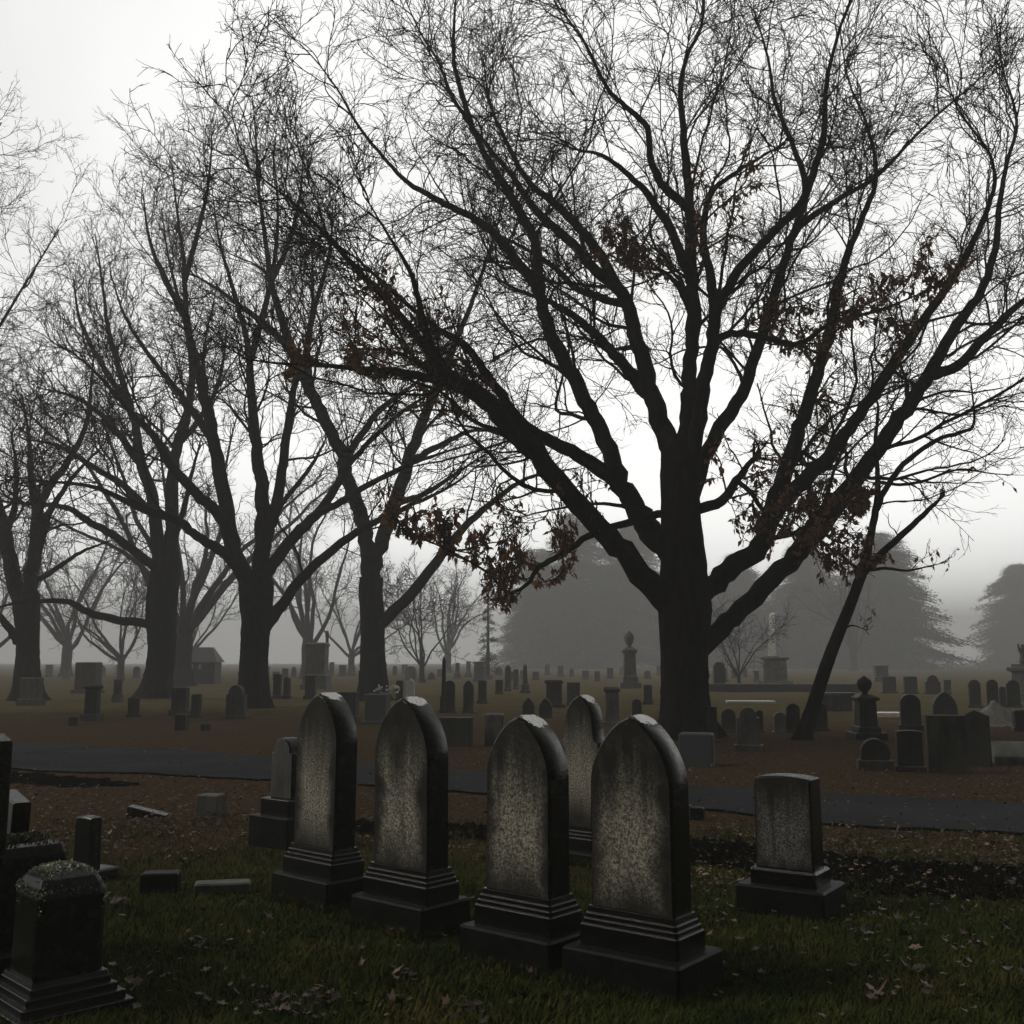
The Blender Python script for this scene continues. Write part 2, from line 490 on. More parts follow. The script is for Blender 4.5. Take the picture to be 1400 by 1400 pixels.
# ------------------------------------------------------------------ trees
def norm(a):
    return a / np.maximum(np.linalg.norm(a, axis=-1, keepdims=True), 1e-9)
def tube(P, Rr, k, off=0, lump=0.0):
    """P (N,S,3) R (N,S) -> verts, quads"""
    Nn, S, _ = P.shape
    T = np.empty_like(P)
    T[:, 1:-1] = P[:, 2:] - P[:, :-2]
    T[:, 0] = P[:, 1] - P[:, 0]
    T[:, -1] = P[:, -1] - P[:, -2]
    T = norm(T)
    mt = norm(P[:, -1] - P[:, 0])
    ref = np.where(np.abs(mt[:, 2:3]) < .6, np.array([[0, 0, 1.0]]), np.array([[1.0, .2, 0]]))
    ref = np.repeat(ref[:, None, :], S, 1)
    U = norm(np.cross(T, ref))
    W = np.cross(T, U)
    a = np.arange(k) / k * 2 * np.pi
    rr = np.repeat(Rr[:, :, None], k, 2)
    if lump:
        sidx = np.arange(S)[None, :, None]
        ph = rng.uniform(0, 6, (Nn, 1, 1))
        rr = rr * (1 + lump * (np.sin(3 * a[None, None] + ph + .25 * sidx) * .6 + np.sin(5 * a[None, None] + 2 * ph - .4 * sidx) * .4)
                   + lump * .5 * rng.normal(0, 1, rr.shape))
    V = P[:, :, None, :] + rr[..., None] * (np.cos(a)[None, None, :, None] * U[:, :, None, :] + np.sin(a)[None, None, :, None] * W[:, :, None, :])
    V = V.reshape(-1, 3)
    n = np.arange(Nn)[:, None, None] * (S * k)
    s = np.arange(S - 1)[None, :, None] * k
    j = np.arange(k)[None, None, :]
    j2 = (np.arange(k) + 1) % k
    j2 = j2[None, None, :]
    q = np.stack(np.broadcast_arrays(n + s + j, n + s + j2, n + s + k + j2, n + s + k + j), -1).reshape(-1, 4) + off
    return V, q
class Mesh:
    def __init__(self): self.V, self.Q, self.n = [], [], 0
    def add(self, P, Rr, k, lump=0.0):
        if len(P) == 0: return
        V, q = tube(P, Rr, k, self.n, lump)
        self.V.append(V); self.Q.append(q); self.n += len(V)
    def build(self, name, mat, parent):
        if not self.V: return None
        return mesh_np(name, np.concatenate(self.V), np.concatenate(self.Q), mat, parent)
def children(P, Rr, per_m, t0, t1, ang, lenf, radf, segs, up, wig, rmin, lmin=.15, nmax=None, labs=None):
    """side branches of every branch in (P,R)"""
    if len(P) == 0:
        return np.zeros((0, segs + 1, 3)), np.zeros((0, segs + 1))
    S = P.shape[1]
    Lp = np.linalg.norm(np.diff(P, axis=1), axis=2).sum(1)
    cnt = np.floor(Lp * (t1 - t0) * per_m + rng.uniform(0, 1, len(P))).astype(int)
    if nmax: cnt = np.minimum(cnt, nmax)
    idx = np.repeat(np.arange(len(P)), cnt)
    if len(idx) == 0:
        return np.zeros((0, segs + 1, 3)), np.zeros((0, segs + 1))
    first = np.concatenate([[0], np.cumsum(cnt)[:-1]])
    kk = np.arange(len(idx)) - np.repeat(first, cnt)
    t = t0 + (t1 - t0) * (kk + rng.uniform(.1, .9, len(idx))) / np.repeat(cnt, cnt)
    f = t * (S - 1)
    i = np.minimum(f.astype(int), S - 2)
    fr = (f - i)[:, None]
    p0 = P[idx, i] * (1 - fr) + P[idx, i + 1] * fr
    tan = norm(P[idx, i + 1] - P[idx, i])
    r0 = Rr[idx, i] * (1 - fr[:, 0]) + Rr[idx, i + 1] * fr[:, 0]
    rv = rng.normal(0, 1, (len(idx), 3))
    perp = norm(np.cross(tan, rv))
    # alternate sides a little
    a = np.radians(rng.uniform(ang[0], ang[1], len(idx)))[:, None]
    d = norm(tan * np.cos(a) + perp * np.sin(a))
    base_l = Lp[idx] * lenf if labs is None else np.minimum(labs, Lp[idx] * .75 + .15)
    L = np.maximum(base_l * (1.05 - .6 * t) * rng.uniform(.55, 1.25, len(idx)), lmin)
    r = np.maximum(r0 * radf * rng.uniform(.75, 1.1, len(idx)), rmin)
    Pn = np.empty((len(idx), segs + 1, 3))
    Pn[:, 0] = p0
    for s in range(segs):
        d = d + rng.normal(0, wig, d.shape)
        d[:, 2] += up
        d = norm(d)
        Pn[:, s + 1] = Pn[:, s] + d * (L / segs)[:, None]
    tt = np.linspace(1, 0, segs + 1)[None, :]
    Rn = np.maximum(r[:, None] * (.25 + .75 * tt), rmin * .6)
    return Pn, Rn
def spline(pts, per=5):
    pts = np.asarray(pts, float)
    p = np.vstack([2 * pts[0] - pts[1], pts, 2 * pts[-1] - pts[-2]])
    o = []
    for i in range(1, len(p) - 2):
        for t in np.arange(per) / per:
            a, b, c, d = p[i - 1], p[i], p[i + 1], p[i + 2]
            o.append(.5 * ((2 * b) + (-a + c) * t + (2 * a - 5 * b + 4 * c - d) * t * t + (-a + 3 * b - 3 * c + d) * t ** 3))
    o.append(pts[-1])
    return np.array(o)
def leaves_np(C, L, hang=.8, wide=.42):
    """C (n,3) attach points -> folded leaf faces"""
    n = len(C)
    d = rng.normal(0, 1, (n, 3)) * .55
    d[:, 2] -= hang
    d = norm(d)
    s = norm(np.cross(d, rng.normal(0, 1, (n, 3))))
    nn = np.cross(d, s)
    L = L * rng.uniform(.6, 1.25, n)
    Wd = L * wide
    a = C
    b = C + d * (L * .5)[:, None] + s * (Wd * .5)[:, None] + nn * (Wd * .22)[:, None]
    c = C + d * L[:, None] + nn * (Wd * rng.uniform(-.4, .4, n))[:, None]
    e = C + d * (L * .5)[:, None] - s * (Wd * .5)[:, None] + nn * (Wd * .22)[:, None]
    mid = C + d * (L * .52)[:, None]
    V = np.stack([a, b, c, e, mid], 1).reshape(-1, 3)
    k = np.arange(n)[:, None] * 5
    T = np.concatenate([k + np.array([[0, 1, 4]]), k + np.array([[1, 2, 4]]), k + np.array([[2, 3, 4]]), k + np.array([[3, 0, 4]])])
    return V, T
def samp(P, n, t0=.2):
    i = rng.integers(0, len(P), n)
    t = rng.uniform(t0, 1, n) * (P.shape[1] - 1)
    k = np.minimum(t.astype(int), P.shape[1] - 2)
    f = (t - k)[:, None]
    return P[i, k] * (1 - f) + P[i, k + 1] * f

def make_limb(root, base, P, Rr, o):
    """one limb part with its twigs (and clinging dead leaves) as sub-parts; P world coords"""
    P = P - base
    lm = Mesh()
    # small kinks
    P[1:-1] += rng.normal(0, 1, P[1:-1].shape) * (Rr[1:-1, None] * .12)
    lm.add(P[None], Rr[None], o.get('sides', 9), lump=.05)
    L0 = np.linalg.norm(np.diff(P, axis=0), axis=1).sum()
    lp, lr = P[None], Rr[None]
    rmin = o.get('rmin', .006)
    dens = o.get('dens', 1.0)
    up = o.get('up', .05)
    t0 = o.get('t0', .25)
    bl = o.get('bl', 6.0)
    c1, r1 = children(lp, lr, 1.55 * dens, t0, .99, (28, 62), 0, .29, 14, up, .17, rmin * 2.0, nmax=60, labs=bl)
    # the limb's own leader splits at the tip
    cx, rx = children(lp, lr, 3.2 / max(L0, .5) / .17, .82, .995, (6, 40), 0, .8, 14, up, .18, rmin * 2, labs=bl * .62)
    c1 = np.concatenate([c1, cx]); r1 = np.concatenate([r1, rx])
    c2, r2 = children(c1, r1, 2.5 * dens, .05, .99, (25, 58), 0, .58, 8, up * .7, .19, rmin * 1.35, lmin=.3, nmax=14, labs=bl * .37)
    c3, r3 = children(c2, r2, 3.3 * dens, .06, .99, (24, 55), 0, .62, 5, up * .5, .19, rmin * 1.1, lmin=.2, nmax=9, labs=bl * .16)
    c4, r4 = children(c3, r3, 4.4 * dens, .15, .98, (22, 52), 0, .7, 3, up * .3, .14, rmin * .9, lmin=.12, nmax=o.get('n4', 4), labs=bl * .085)
    lm.add(c1, r1, 6)
    few = len(c2) + len(c3) + len(c4) < 60          # a stub: its handful of twigs stays in the limb
    if few:
        lm.add(c2, r2, 4); lm.add(c3, r3, 3); lm.add(c4, r4, 3)
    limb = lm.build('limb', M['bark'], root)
    tw = Mesh()
    if not few:
        tw.add(c2, r2, 4); tw.add(c3, r3, 3); tw.add(c4, r4, 3)
    tw.build('twigs', M['twig'], limb)
    nl = o.get('leaves', 0)
    if nl:
        lo, hi = o.get('lrange', (0.0, 1.0))
        lo, hi = o.get('lrange', (0.0, 1.0))
        C = np.concatenate([samp(q, nl * 6, .02) for q in (c1, c2, c2, c3, c3) if len(q)])
        D = np.linalg.norm(C[:, None, :] - P[None], axis=2)
        sp_ = D.argmin(1) / (len(P) - 1)
        ok = (sp_ >= lo) & (sp_ <= hi) & (D.min(1) < o.get('lnear', 1.1))
        C = C[ok]
        if len(C) > 3:
            # bunched: leaves gather where a few random centres are
            cen = C[rng.integers(0, len(C), max(6, nl // 20))]
            dd = np.linalg.norm(C[:, None, :] - cen[None], axis=2).min(1)
            pr = np.exp(-(dd / .45) ** 2) + .35
            C = C[rng.choice(len(C), min(nl, len(C)), replace=False, p=pr / pr.sum())]
            V, T = leaves_np(C, o.get('lsize', .17))
            mesh_np('dead_leaves', V, T, M['dead_leaf'], limb, smooth=False)
    return limb
def trunk_part(root, base, P, Rr, k=48, lump=.035):
    P = P - base
    # denser rings, furrowed bark, buttress roots
    d = np.concatenate([[0], np.cumsum(np.linalg.norm(np.diff(P, axis=0), axis=1))])
    t = np.concatenate([np.linspace(0, min(1.6, d[-1] * .4), 18)[:-1], np.linspace(min(1.6, d[-1] * .4), d[-1], 26)])
    Pd = np.stack([np.interp(t, d, P[:, i]) for i in range(3)], -1)
    Rd = np.interp(t, d, Rr)
    V, q = tube(Pd[None], Rd[None], k, 0, lump)
    C = np.repeat(Pd, k, 0)
    off = V - C
    ang = np.arctan2(off[:, 1], off[:, 0])
    z = np.maximum(C[:, 2], -.1)
    ph = rng.uniform(0, 6, 4)
    fl = np.exp(-np.maximum(z, 0) / (.42 * Rd.max() / .5)) * (.10 + .42 * np.clip(np.sin(ang * 5 + ph[0] + .6 * np.sin(2 * ang + ph[1])), 0, 1) ** 1.5)
    fur = .028 * np.sin(ang * 17 + 1.1 * np.sin(z * 2.2 + ph[2])) + .022 * np.sin(ang * 29 + ph[3] + .9 * np.sin(z * 3.1))
    V = C + off * (1 + fl + fur)[:, None]
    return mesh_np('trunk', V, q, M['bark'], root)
def traced_tree(name, label, base_px, trunk, limbs, dflt, cat='tree', group=None, dist=None):
    b = gp(*base_px)
    Y0 = b[1] if dist is None else dist
    if dist is not None:
        b = np.array([at(base_px[0], base_px[1], dist)[0], dist, 0.0])
    b[2] = gz(b[0], b[1]) - .02
    root = empty(name, b, label=label, cat=cat, group=group)
    def conv(pts, dy0, dy1):
        pts = spline(pts)
        s = np.linspace(0, 1, len(pts)) ** 1.15
        Ys = Y0 + dy0 + (dy1 - dy0) * s
        P = np.array([at(p[0], p[1], y) for p, y in zip(pts, Ys)])
        dist_ = np.linalg.norm(P - np.array([0, 0, CH]), axis=1)
        thin = 1 - (.66 * np.linspace(0, 1, len(pts)) ** 2.5 if dy0 is not None else 0)
        return P, pts[:, 2] * .445 / F * Ys * thin
    P, Rr = conv(trunk, 0, 0)
    Rr = Rr / (1 - .66 * np.linspace(0, 1, len(Rr)) ** 2.5)
    # root flare into the soil
    low = P[0].copy(); low[2] = -.25
    P = np.vstack([low, P]); Rr = np.concatenate([[Rr[0] * 1.25], Rr])
    P[-1] = P[-1]
    trunk_part(root, b, P, Rr)
    pool = [np.concatenate([[spx[0], spx[1]], q]) for spx, q in zip(spline(trunk), P[1:])]
    for spec in limbs:
        pts, dy0, dy1 = spec[0], spec[1], spec[2]
        o = dict(dflt)
        if len(spec) > 3: o.update(spec[3])
        near = min(pool, key=lambda q: (q[0] - pts[0][0]) ** 2 + (q[1] - pts[0][1]) ** 2)
        d0 = near[3] - Y0
        P, Rr = conv(pts, d0, d0 + (dy1 - dy0))
        s = np.linspace(0, 1, len(P))[:, None]
        P = P + (near[2:5] - P[0]) * np.clip(1 - s / .3, 0, 1) ** 2
        pool += [np.concatenate([[a_[0], a_[1]], q]) for a_, q in zip(spline(pts), P)]
        make_limb(root, b, P, Rr, o)
    return root

# the great spreading tree in the middle
big_limbs = [
    # long low limb to the left
    ([(925,850,50),(900,815,40),(850,755,36),(800,700,34),(750,645,33),(700,588,32),(657,541,30),(623,520,24),(600,497,20),(544,428,16),(484,364,13),(450,326,11),(407,283,9),(364,248,7),(310,205,5)], 0, -4.5, {'t0': .2, 'leaves': 894, 'lrange': (.4, .7)}),
    ([(650,536,18),(590,518,15),(540,508,13),(500,505,11),(440,500,9),(385,497,7),(330,490,5)], -2.6, -4.0, {'t0': .1, 'leaves': 688, 'lrange': (0, .8)}),
    ([(612,510,15),(585,465,13),(575,420,11),(560,370,9),(530,320,7),(500,270,5)], -2.9, -5.0, {'t0': .2}),
    # second limb, forking
    ([(915,770,44),(885,735,40),(865,700,34),(840,650,30),(820,590,27),(795,535,25),(765,480,23),(748,440,22),(735,395,20),(711,364,19),(677,321,17),(643,296,15),(600,274,13),(557,249,11),(523,214,9),(489,171,8),(460,120,6),(420,70,5),(373,30,4)], 0, 3.5, {'t0': .2}),
    ([(738,402,18),(735,356,17),(729,321,16),(711,291,15),(686,249,14),(664,214,12),(643,171,10),(617,129,8),(600,86,7),(574,43,6),(550,-10,4)], 1.2, 3.0, {'t0': .15}),
    ([(648,180,10),(632,130,9),(621,86,8),(621,30,7),(625,-30,5)], 2.2, 1.0, {'t0': .1}),
    ([(848,665,26),(805,632,23),(764,608,21),(717,582,19),(687,541,17),(660,505,15),(634,471,14),(600,450,12),(557,416,11),(514,377,9),(484,351,7),(440,320,5)], -.6, -3.5, {'t0': .2, 'leaves': 550, 'lrange': (.4, .8)}),
    # third, leaving the trunk fork to the left
    ([(920,640,40),(905,590,33),(893,548,29),(877,490,26),(866,445,24),(850,400,23),(815,370,20),(775,325,18),(730,285,15),(700,240,13),(670,205,11),(630,150,9),(600,110,7)], .2, 4.0, {'t0': .2}),
    ([(848,396,18),(812,335,16),(765,285,13),(725,250,11),(690,190,9),(670,140,7),(660,80,5)], 1.6, 0.5, {'t0': .25}),
    ([(900,570,24),(893,552,21),(870,522,20),(840,485,18),(810,453,16),(775,425,14),(740,408,12),(705,395,9),(660,370,7)], .4, 3.5, {'t0': .2}),
    ([(842,420,13),(790,395,11),(750,360,9),(700,330,7),(660,310,5)], 1.5, 3.0, {'t0': .2}),
    # upright leaders
    ([(922,640,36),(935,590,28),(941,540,25),(945,480,23),(946,430,22),(945,375,21),(945,320,20),(940,250,17),(935,190,15),(930,125,12),(940,75,10),(958,40,9),(964,-10,7),(970,-60,5)], 0, 1.0, {'t0': .2}),
    ([(944,385,17),(930,345,16),(915,310,15),(885,265,13),(860,240,11),(825,213,9),(790,205,7),(750,190,5)], .3, -2.0, {'t0': .2}),
    ([(950,335,19),(945,290,16),(910,258,14),(890,220,12),(885,175,11),(855,145,10),(830,120,9),(800,60,7),(770,15,6),(750,-40,4)], .4, -3.0, {'t0': .3}),
    ([(940,720,34),(948,650,28),(955,570,25),(965,510,23),(975,465,22),(977,420,21),(970,375,18),(961,325,15),(970,268,13),(1000,240,11),(1040,215,9),(1075,195,6)], -.6, -3.0, {'t0': .2, 'leaves': 413, 'lrange': (.6, .9)}),
    ([(977,425,17),(986,410,16),(1003,380,16),(1040,335,15),(1090,285,15),(1110,240,14),(1125,190,12),(1130,115,10),(1148,40,8),(1166,-10,7),(1180,-70,4)], -1.6, -3.5, {'t0': .3}),
    ([(955,700,30),(972,630,24),(995,575,22),(1015,540,21),(1030,495,19),(1045,450,18),(1060,400,17),(1075,350,16),(1092,310,15),(1150,270,12),(1200,240,10),(1265,172,8),(1325,120,6),(1375,75,4)], -.3, 3.5, {'t0': .2}),
    ([(1088,318,12),(1102,262,11),(1085,200,9),(1060,140,8),(1050,80,7),(1030,10,5)], 2.0, 3.0, {'t0': .2}),
    # right side
    ([(950,840,44),(965,815,36),(1000,780,33),(1040,748,31),(1057,695,28),(1085,615,25),(1100,565,23),(1120,500,21),(1135,450,20),(1145,400,18),(1160,345,15),(1185,285,13),(1198,235,11),(1185,170,9),(1160,110,7),(1150,50,5)], 0, 1.5, {'t0': .2, 'leaves': 515, 'lrange': (.35, .6)}),
    ([(1048,735,28),(1064,695,26),(1100,655,24),(1140,615,22),(1175,565,20),(1210,515,19),(1250,455,17),(1300,385,15),(1327,338,13),(1350,285,11),(1360,245,9),(1350,205,8),(1310,150,6),(1290,90,4)], .2, -2.5, {'t0': .2}),
    ([(955,915,44),(972,885,32),(1010,845,30),(1070,780,30),(1110,735,30),(1160,670,28),(1200,615,26),(1240,560,25),(1270,513,23),(1310,442,20),(1340,400,17),(1360,340,15),(1366,280,13),(1376,225,11),(1390,165,9),(1370,90,7),(1360,20,5)], 0, 3.0, {'t0': .2}),
    ([(1268,518,19),(1310,499,17),(1345,462,15),(1400,410,12),(1460,355,9),(1510,300,6)], 1.5, 3.0, {'t0': .2}),
    # low branches with clinging brown leaves
    ([(915,702,15),(885,706,13),(845,718,12),(805,733,11),(764,760,10),(735,778,9),(721,799,7),(694,810,6),(670,786,6),(636,764,5),(593,743,4),(546,722,3)], -.8, -3.0, {'t0': .3, 'leaves': 1629, 'lrange': (.3, 1.0), 'lnear': 1.0, 'bl': 2.2, 'up': .22, 'dens': 1.9, 'lsize': .19}),
    ([(985,465,13),(1010,455,12),(1050,463,11),(1092,470,10),(1140,440,8),(1200,425,7),(1250,405,5),(1300,382,4)], -2.4, -4.0, {'t0': .15, 'leaves': 1307, 'lrange': (.1, 1.0), 'bl': 2.4, 'dens': 1.8}),
    ([(975,705,18),(990,680,16),(1012,650,15),(1040,615,14)], -.6, -1.6, {'t0': .2, 'leaves': 205, 'bl': 2.2, 'dens': 1.6}),
    ([(1000,655,8),(1025,672,8),(1045,700,7),(1075,725,6),(1110,735,5),(1150,730,4)], -1.2, -2.4, {'t0': .1, 'leaves': 1169, 'bl': 2.4, 'dens': 1.8}),
    ([(1060,735,9),(1100,725,8),(1140,705,6),(1180,700,4)], -.8, -2.0, {'t0': .05, 'leaves': 756, 'bl': 2.2, 'dens': 1.4}),
    ([(955,440,10),(930,395,9),(905,370,7),(870,365,5),(850,345,4)], -.8, -2.5, {'t0': .3, 'leaves': 688, 'bl': 2.4, 'dens': 1.8}),
    ([(880,700,7),(840,690,6),(800,690,5),(740,700,4),(700,710,3)], -.6, -2.0, {'t0': .3, 'leaves': 137, 'bl': 2.2, 'dens': 1.6}),
]
traced_tree('bare_oak_tree', 'huge dark spreading tree with clinging brown leaves, nearest of the big trees', (938, 1008),
            [(938,1012,92),(937,992,78),(936,960,68),(936,900,68),(935,860,76),(935,825,80),(934,770,68),(931,700,60),(929,650,58),(926,612,50)],
            big_limbs, {'rmin': .0085, 'dens': 1.0}, group=None)

# leaning sapling on the right
traced_tree('leaning_tree', 'thin dark tree leaning right with a snapped limb, right of the huge tree', (1095, 1012),
            [(1095,1014,24),(1108,975,20),(1130,910,19),(1148,862,17),(1165,820,16),(1182,775,15)],
            [([(1180,780,15),(1190,735,12),(1198,690,11),(1200,650,9),(1197,600,8),(1200,550,6),(1180,525,4)], 0, .8, {'t0': .3}),
             ([(1180,785,14),(1200,762,12),(1240,725,11),(1275,692,10),(1290,677,7)], 0, -.8, {'t0': .4, 'bl': 1.4, 'dens': .7}),
             ([(1197,695,10),(1212,665,9),(1235,635,9),(1280,602,8),(1318,590,7),(1331,580,6),(1330,545,5),(1323,490,4)], .2, -1.0, {'t0': .5, 'bl': 0.7, 'dens': .5}),
             ([(1196,655,6),(1225,662,5),(1258,659,5),(1310,642,4),(1360,648,3),(1410,650,2)], .2, -1.2, {'t0': .3, 'bl': 1.1, 'leaves': 26, 'lsize': .14, 'lnear': 1.0}),
             ([(1184,779,6),(1210,777,5),(1240,780,4),(1270,774,3),(1298,768,2)], 0, -.6, {'t0': .3, 'bl': 1.6, 'leaves': 14}),
             ([(1172,775,6),(1150,760,5),(1128,745,4),(1110,730,3)], 0, .6, {'t0': .3, 'bl': 1.6, 'leaves': 20}),
             ([(1150,862,4),(1165,855,3),(1185,862,2)], 0, -.3, {'t0': .3, 'bl': 1.6, 'leaves': 6})],
            {'rmin': .005, 'dens': .8, 'n4': 3})

LD = {'rmin': .0095, 'dens': .9, 'n4': 4, 'bl': 6.5}
traced_tree('bare_tree', 'tall forked bare tree whose trunk stands behind the second arched headstone', (511, 958),
            [(511,962,48),(511,940,42),(510,890,37),(509,850,36),(507,815,36),(508,790,36)],
            [([(505,800,28),(502,756,25),(494,709,23),(477,657,22),(464,614,21),(439,563,20),(416,515,19),(395,465,17),(381,425,15),(369,373,13),(361,314,11),(353,255,9),(350,190,7),(345,130,4)], 0, -3, {'t0': .35}),
             ([(511,800,26),(517,756,24),(533,709,23),(550,657,21),(571,593,19),(593,541,17),(618,480,14),(648,405,11),(670,340,9),(690,270,6)], 0, 4, {'t0': .35}),
             ([(518,858,22),(529,846,19),(559,816,18),(593,773,17),(623,734,15),(657,700,13),(700,666,11),(734,649,9),(790,640,6)], 0, -4, {'t0': .4, 'dens': .6}),
             ([(470,635,14),(490,600,12),(520,560,11),(560,530,9),(600,500,6)], -1, 3, {'t0': .2}),
             ([(425,535,13),(420,480,12),(430,420,10),(450,350,8),(455,280,6)], -1, 2, {'t0': .2}),
             ([(405,488,12),(370,450,11),(330,420,9),(290,390,7),(250,370,5)], -1.6, -5, {'t0': .2}),
             ([(372,385,9),(395,330,8),(410,270,6),(415,200,4)], -2, 0, {'t0': .2}),
             ([(560,630,12),(600,610,10),(640,590,8),(680,590,5)], 1, 0, {'t0': .2, 'dens': .6}),
             ([(540,690,10),(580,675,9),(620,650,7),(655,625,5)], 1, -3, {'t0': .3, 'dens': .5})],
            LD)
traced_tree('bare_tree', 'broad vase-shaped bare tree left of the first arched headstone', (347, 968),
            [(346,974,54),(347,955,46),(348,900,41),(350,850,44),(350,812,52),(349,790,48)],
            [([(340,820,30),(332,795,27),(318,750,26),(307,686,24),(296,625,22),(286,571,20),(275,525,18),(267,491,17),(255,432,14),(251,354,11),(242,290,8),(235,220,5)], 0, 3, {'t0': .4}),
             ([(322,770,20),(300,707,18),(268,675,17),(236,639,15),(207,593,13),(179,564,11),(150,530,9),(115,495,7),(80,470,4)], 0, -4, {'t0': .35}),
             ([(325,790,18),(304,757,17),(268,732,15),(246,714,14),(200,698,12),(143,671,10),(107,662,8),(54,657,7),(-10,648,5)], 0, -5, {'t0': .35}),
             ([(354,815,30),(358,786,27),(361,714,25),(357,661,22),(350,607,19),(343,536,16),(338,470,13),(320,400,11),(300,330,8),(290,260,5)], .5, 5, {'t0': .4}),
             ([(362,740,20),(376,700,18),(386,643,16),(393,589,14),(402,530,12),(420,470,10),(428,400,8),(425,330,5)], .5, -3, {'t0': .3}),
             ([(362,810,24),(377,772,20),(411,725,18),(435,700,16),(464,657,13),(490,619,11),(550,563,9),(593,537,7),(640,515,4)], 0, 3, {'t0': .35, 'dens': .8}),
             ([(428,708,12),(477,679,11),(529,649,9),(593,623,7),(679,597,4)], .6, -3, {'t0': .2, 'dens': .6}),
             ([(360,870,24),(371,850,19),(400,807,17),(434,769,16),(490,726,14),(550,696,11),(614,666,8),(661,631,5)], 0, -3, {'t0': .35, 'dens': .7}),
             ([(290,600,13),(262,560,12),(235,525,10),(200,480,8),(170,430,7),(150,370,5)], 1, 4, {'t0': .2}),
             ([(258,445,10),(230,390,9),(205,330,7),(195,260,5)], 2, 4, {'t0': .2}),
             ([(340,490,11),(360,430,10),(375,360,8),(380,290,6),(375,220,4)], 3, 4, {'t0': .2}),
             ([(253,380,9),(270,320,8),(285,250,6),(290,180,4)], 2.5, 0, {'t0': .2}),
             ([(372,705,9),(400,670,8),(430,630,7),(450,590,5)], 0, 3, {'t0': .2, 'dens': .6})],
            LD)
traced_tree('bare_tree', 'gnarled bare tree with a long low limb reaching left over the grass', (213, 955),
            [(211,960,50),(214,940,40),(221,893,40),(221,850,44),(222,815,46),(226,785,44),(228,760,40)],
            [([(215,858,18),(204,852,14),(160,848,13),(118,836,12),(92,823,11),(50,822,9),(15,826,8),(-40,840,6)], 0, -5, {'t0': .5, 'dens': .35, 'bl': 1.1}),
             ([(215,785,18),(203,771,15),(154,732,13),(118,711,12),(89,693,11),(36,689,9),(-20,682,7)], 0, -4, {'t0': .45, 'dens': .6}),
             ([(218,780,26),(214,745,22),(208,679,19),(194,636,17),(186,589,15),(170,530,13),(150,460,11),(140,390,8),(130,320,5)], 0, 4, {'t0': .3}),
             ([(232,775,26),(237,735,23),(236,661,20),(243,607,17),(257,565,14),(262,500,12),(250,430,9),(230,350,7),(220,280,4)], 0, 4, {'t0': .3}),
             ([(196,645,12),(160,590,11),(130,560,9),(95,540,8),(50,530,5)], 1, -3, {'t0': .2}),
             ([(206,700,13),(170,665,11),(130,640,10),(80,610,8),(30,600,5)], .5, -3, {'t0': .25}),
             ([(176,550,10),(140,500,9),(110,440,7),(100,380,5)], 2, 3, {'t0': .2}),
             ([(245,610,10),(275,570,9),(300,520,7),(310,460,5)], 1, 3, {'t0': .2}),
             ([(232,740,11),(250,700,10),(262,650,8),(275,600,6)], 0, -2, {'t0': .3, 'dens': .6})],
            {**LD, 'rmin': .0105})
traced_tree('bare_tree', 'squat bare tree at the left edge with a few brown leaves', (36, 957),
            [(36,962,46),(37,930,36),(38,875,32),(37,845,36),(36,815,40)],
            [([(30,840,26),(18,793,24),(4,720,21),(-15,650,18),(-30,580,14),(-40,500,10)], 0, 2, {'t0': .35, 'leaves': 120}),
             ([(42,835,26),(46,786,22),(50,714,19),(54,690,16),(71,661,14),(100,620,12),(120,570,10),(125,520,7),(130,470,4)], 0, 3, {'t0': .35, 'leaves': 80}),
             ([(28,885,16),(18,868,14),(0,843,13),(-40,820,10)], 0, -2, {'t0': .4}),
             ([(48,770,14),(62,715,12),(80,680,10),(110,640,8),(140,610,5)], 0, -3, {'t0': .2}),
             ([(44,800,10),(80,775,8),(110,755,7),(150,740,5)], 0, -2, {'t0': .2, 'dens': .6}),
             ([(50,700,12),(42,650,10),(40,600,8),(30,540,6)], 1, 3, {'t0': .2}),
             ([(8,735,11),(20,690,10),(22,640,8),(15,590,6)], .6, 3, {'t0': .2})],
            {**LD, 'rmin': .0105})

def auto_tree(name, label, loc, H, seed, nl=8, tr=.45, fork=.16, spread=(14, 50), o=None, group=None, cat='tree', lean=(0, 0)):
    global rng
    keep = rng
    rng = np.random.default_rng(seed)
    b = np.array([loc[0], loc[1], float(gz(loc[0], loc[1]))])
    root = empty(name, b, label=label, cat=cat, group=group)
    tz = np.linspace(-.2, H * fork * 1.25, 9)
    P = np.stack([lean[0] * tz / H, lean[1] * tz / H, tz], -1) + b
    Rr = tr * np.interp(tz / (H * fork), [-.1, .05, .4, .9, 1.3], [1.35, 1.15, .95, 1.0, .7])
    trunk_part(root, b, P, Rr, k=24)
    o = dict(o or {})
    for i in range(nl):
        az = 2 * math.pi * (i + rng.uniform(-.3, .3)) / nl
        tilt = R(rng.uniform(*spread)) if i else R(6)
        L = H * (1 - fork) * rng.uniform(.82, 1.02) / max(math.cos(tilt * .62), .6)
        d = np.array([math.cos(az) * math.sin(tilt), math.sin(az) * math.sin(tilt), math.cos(tilt)])
        p = b + np.array([0, 0, H * fork * rng.uniform(.75, 1.15)])
        pts = [p]
        n = 12
        for s in range(n):
            d = d + rng.normal(0, .13, 3)
            d[2] += .035
            d /= np.linalg.norm(d)
            p = p + d * L / n
            pts.append(p)
        r0 = tr * rng.uniform(.38, .55)
        rr = r0 * np.linspace(1, .14, n + 1)
        make_limb(root, b, np.array(pts), rr, o)
    rng = keep
    return root
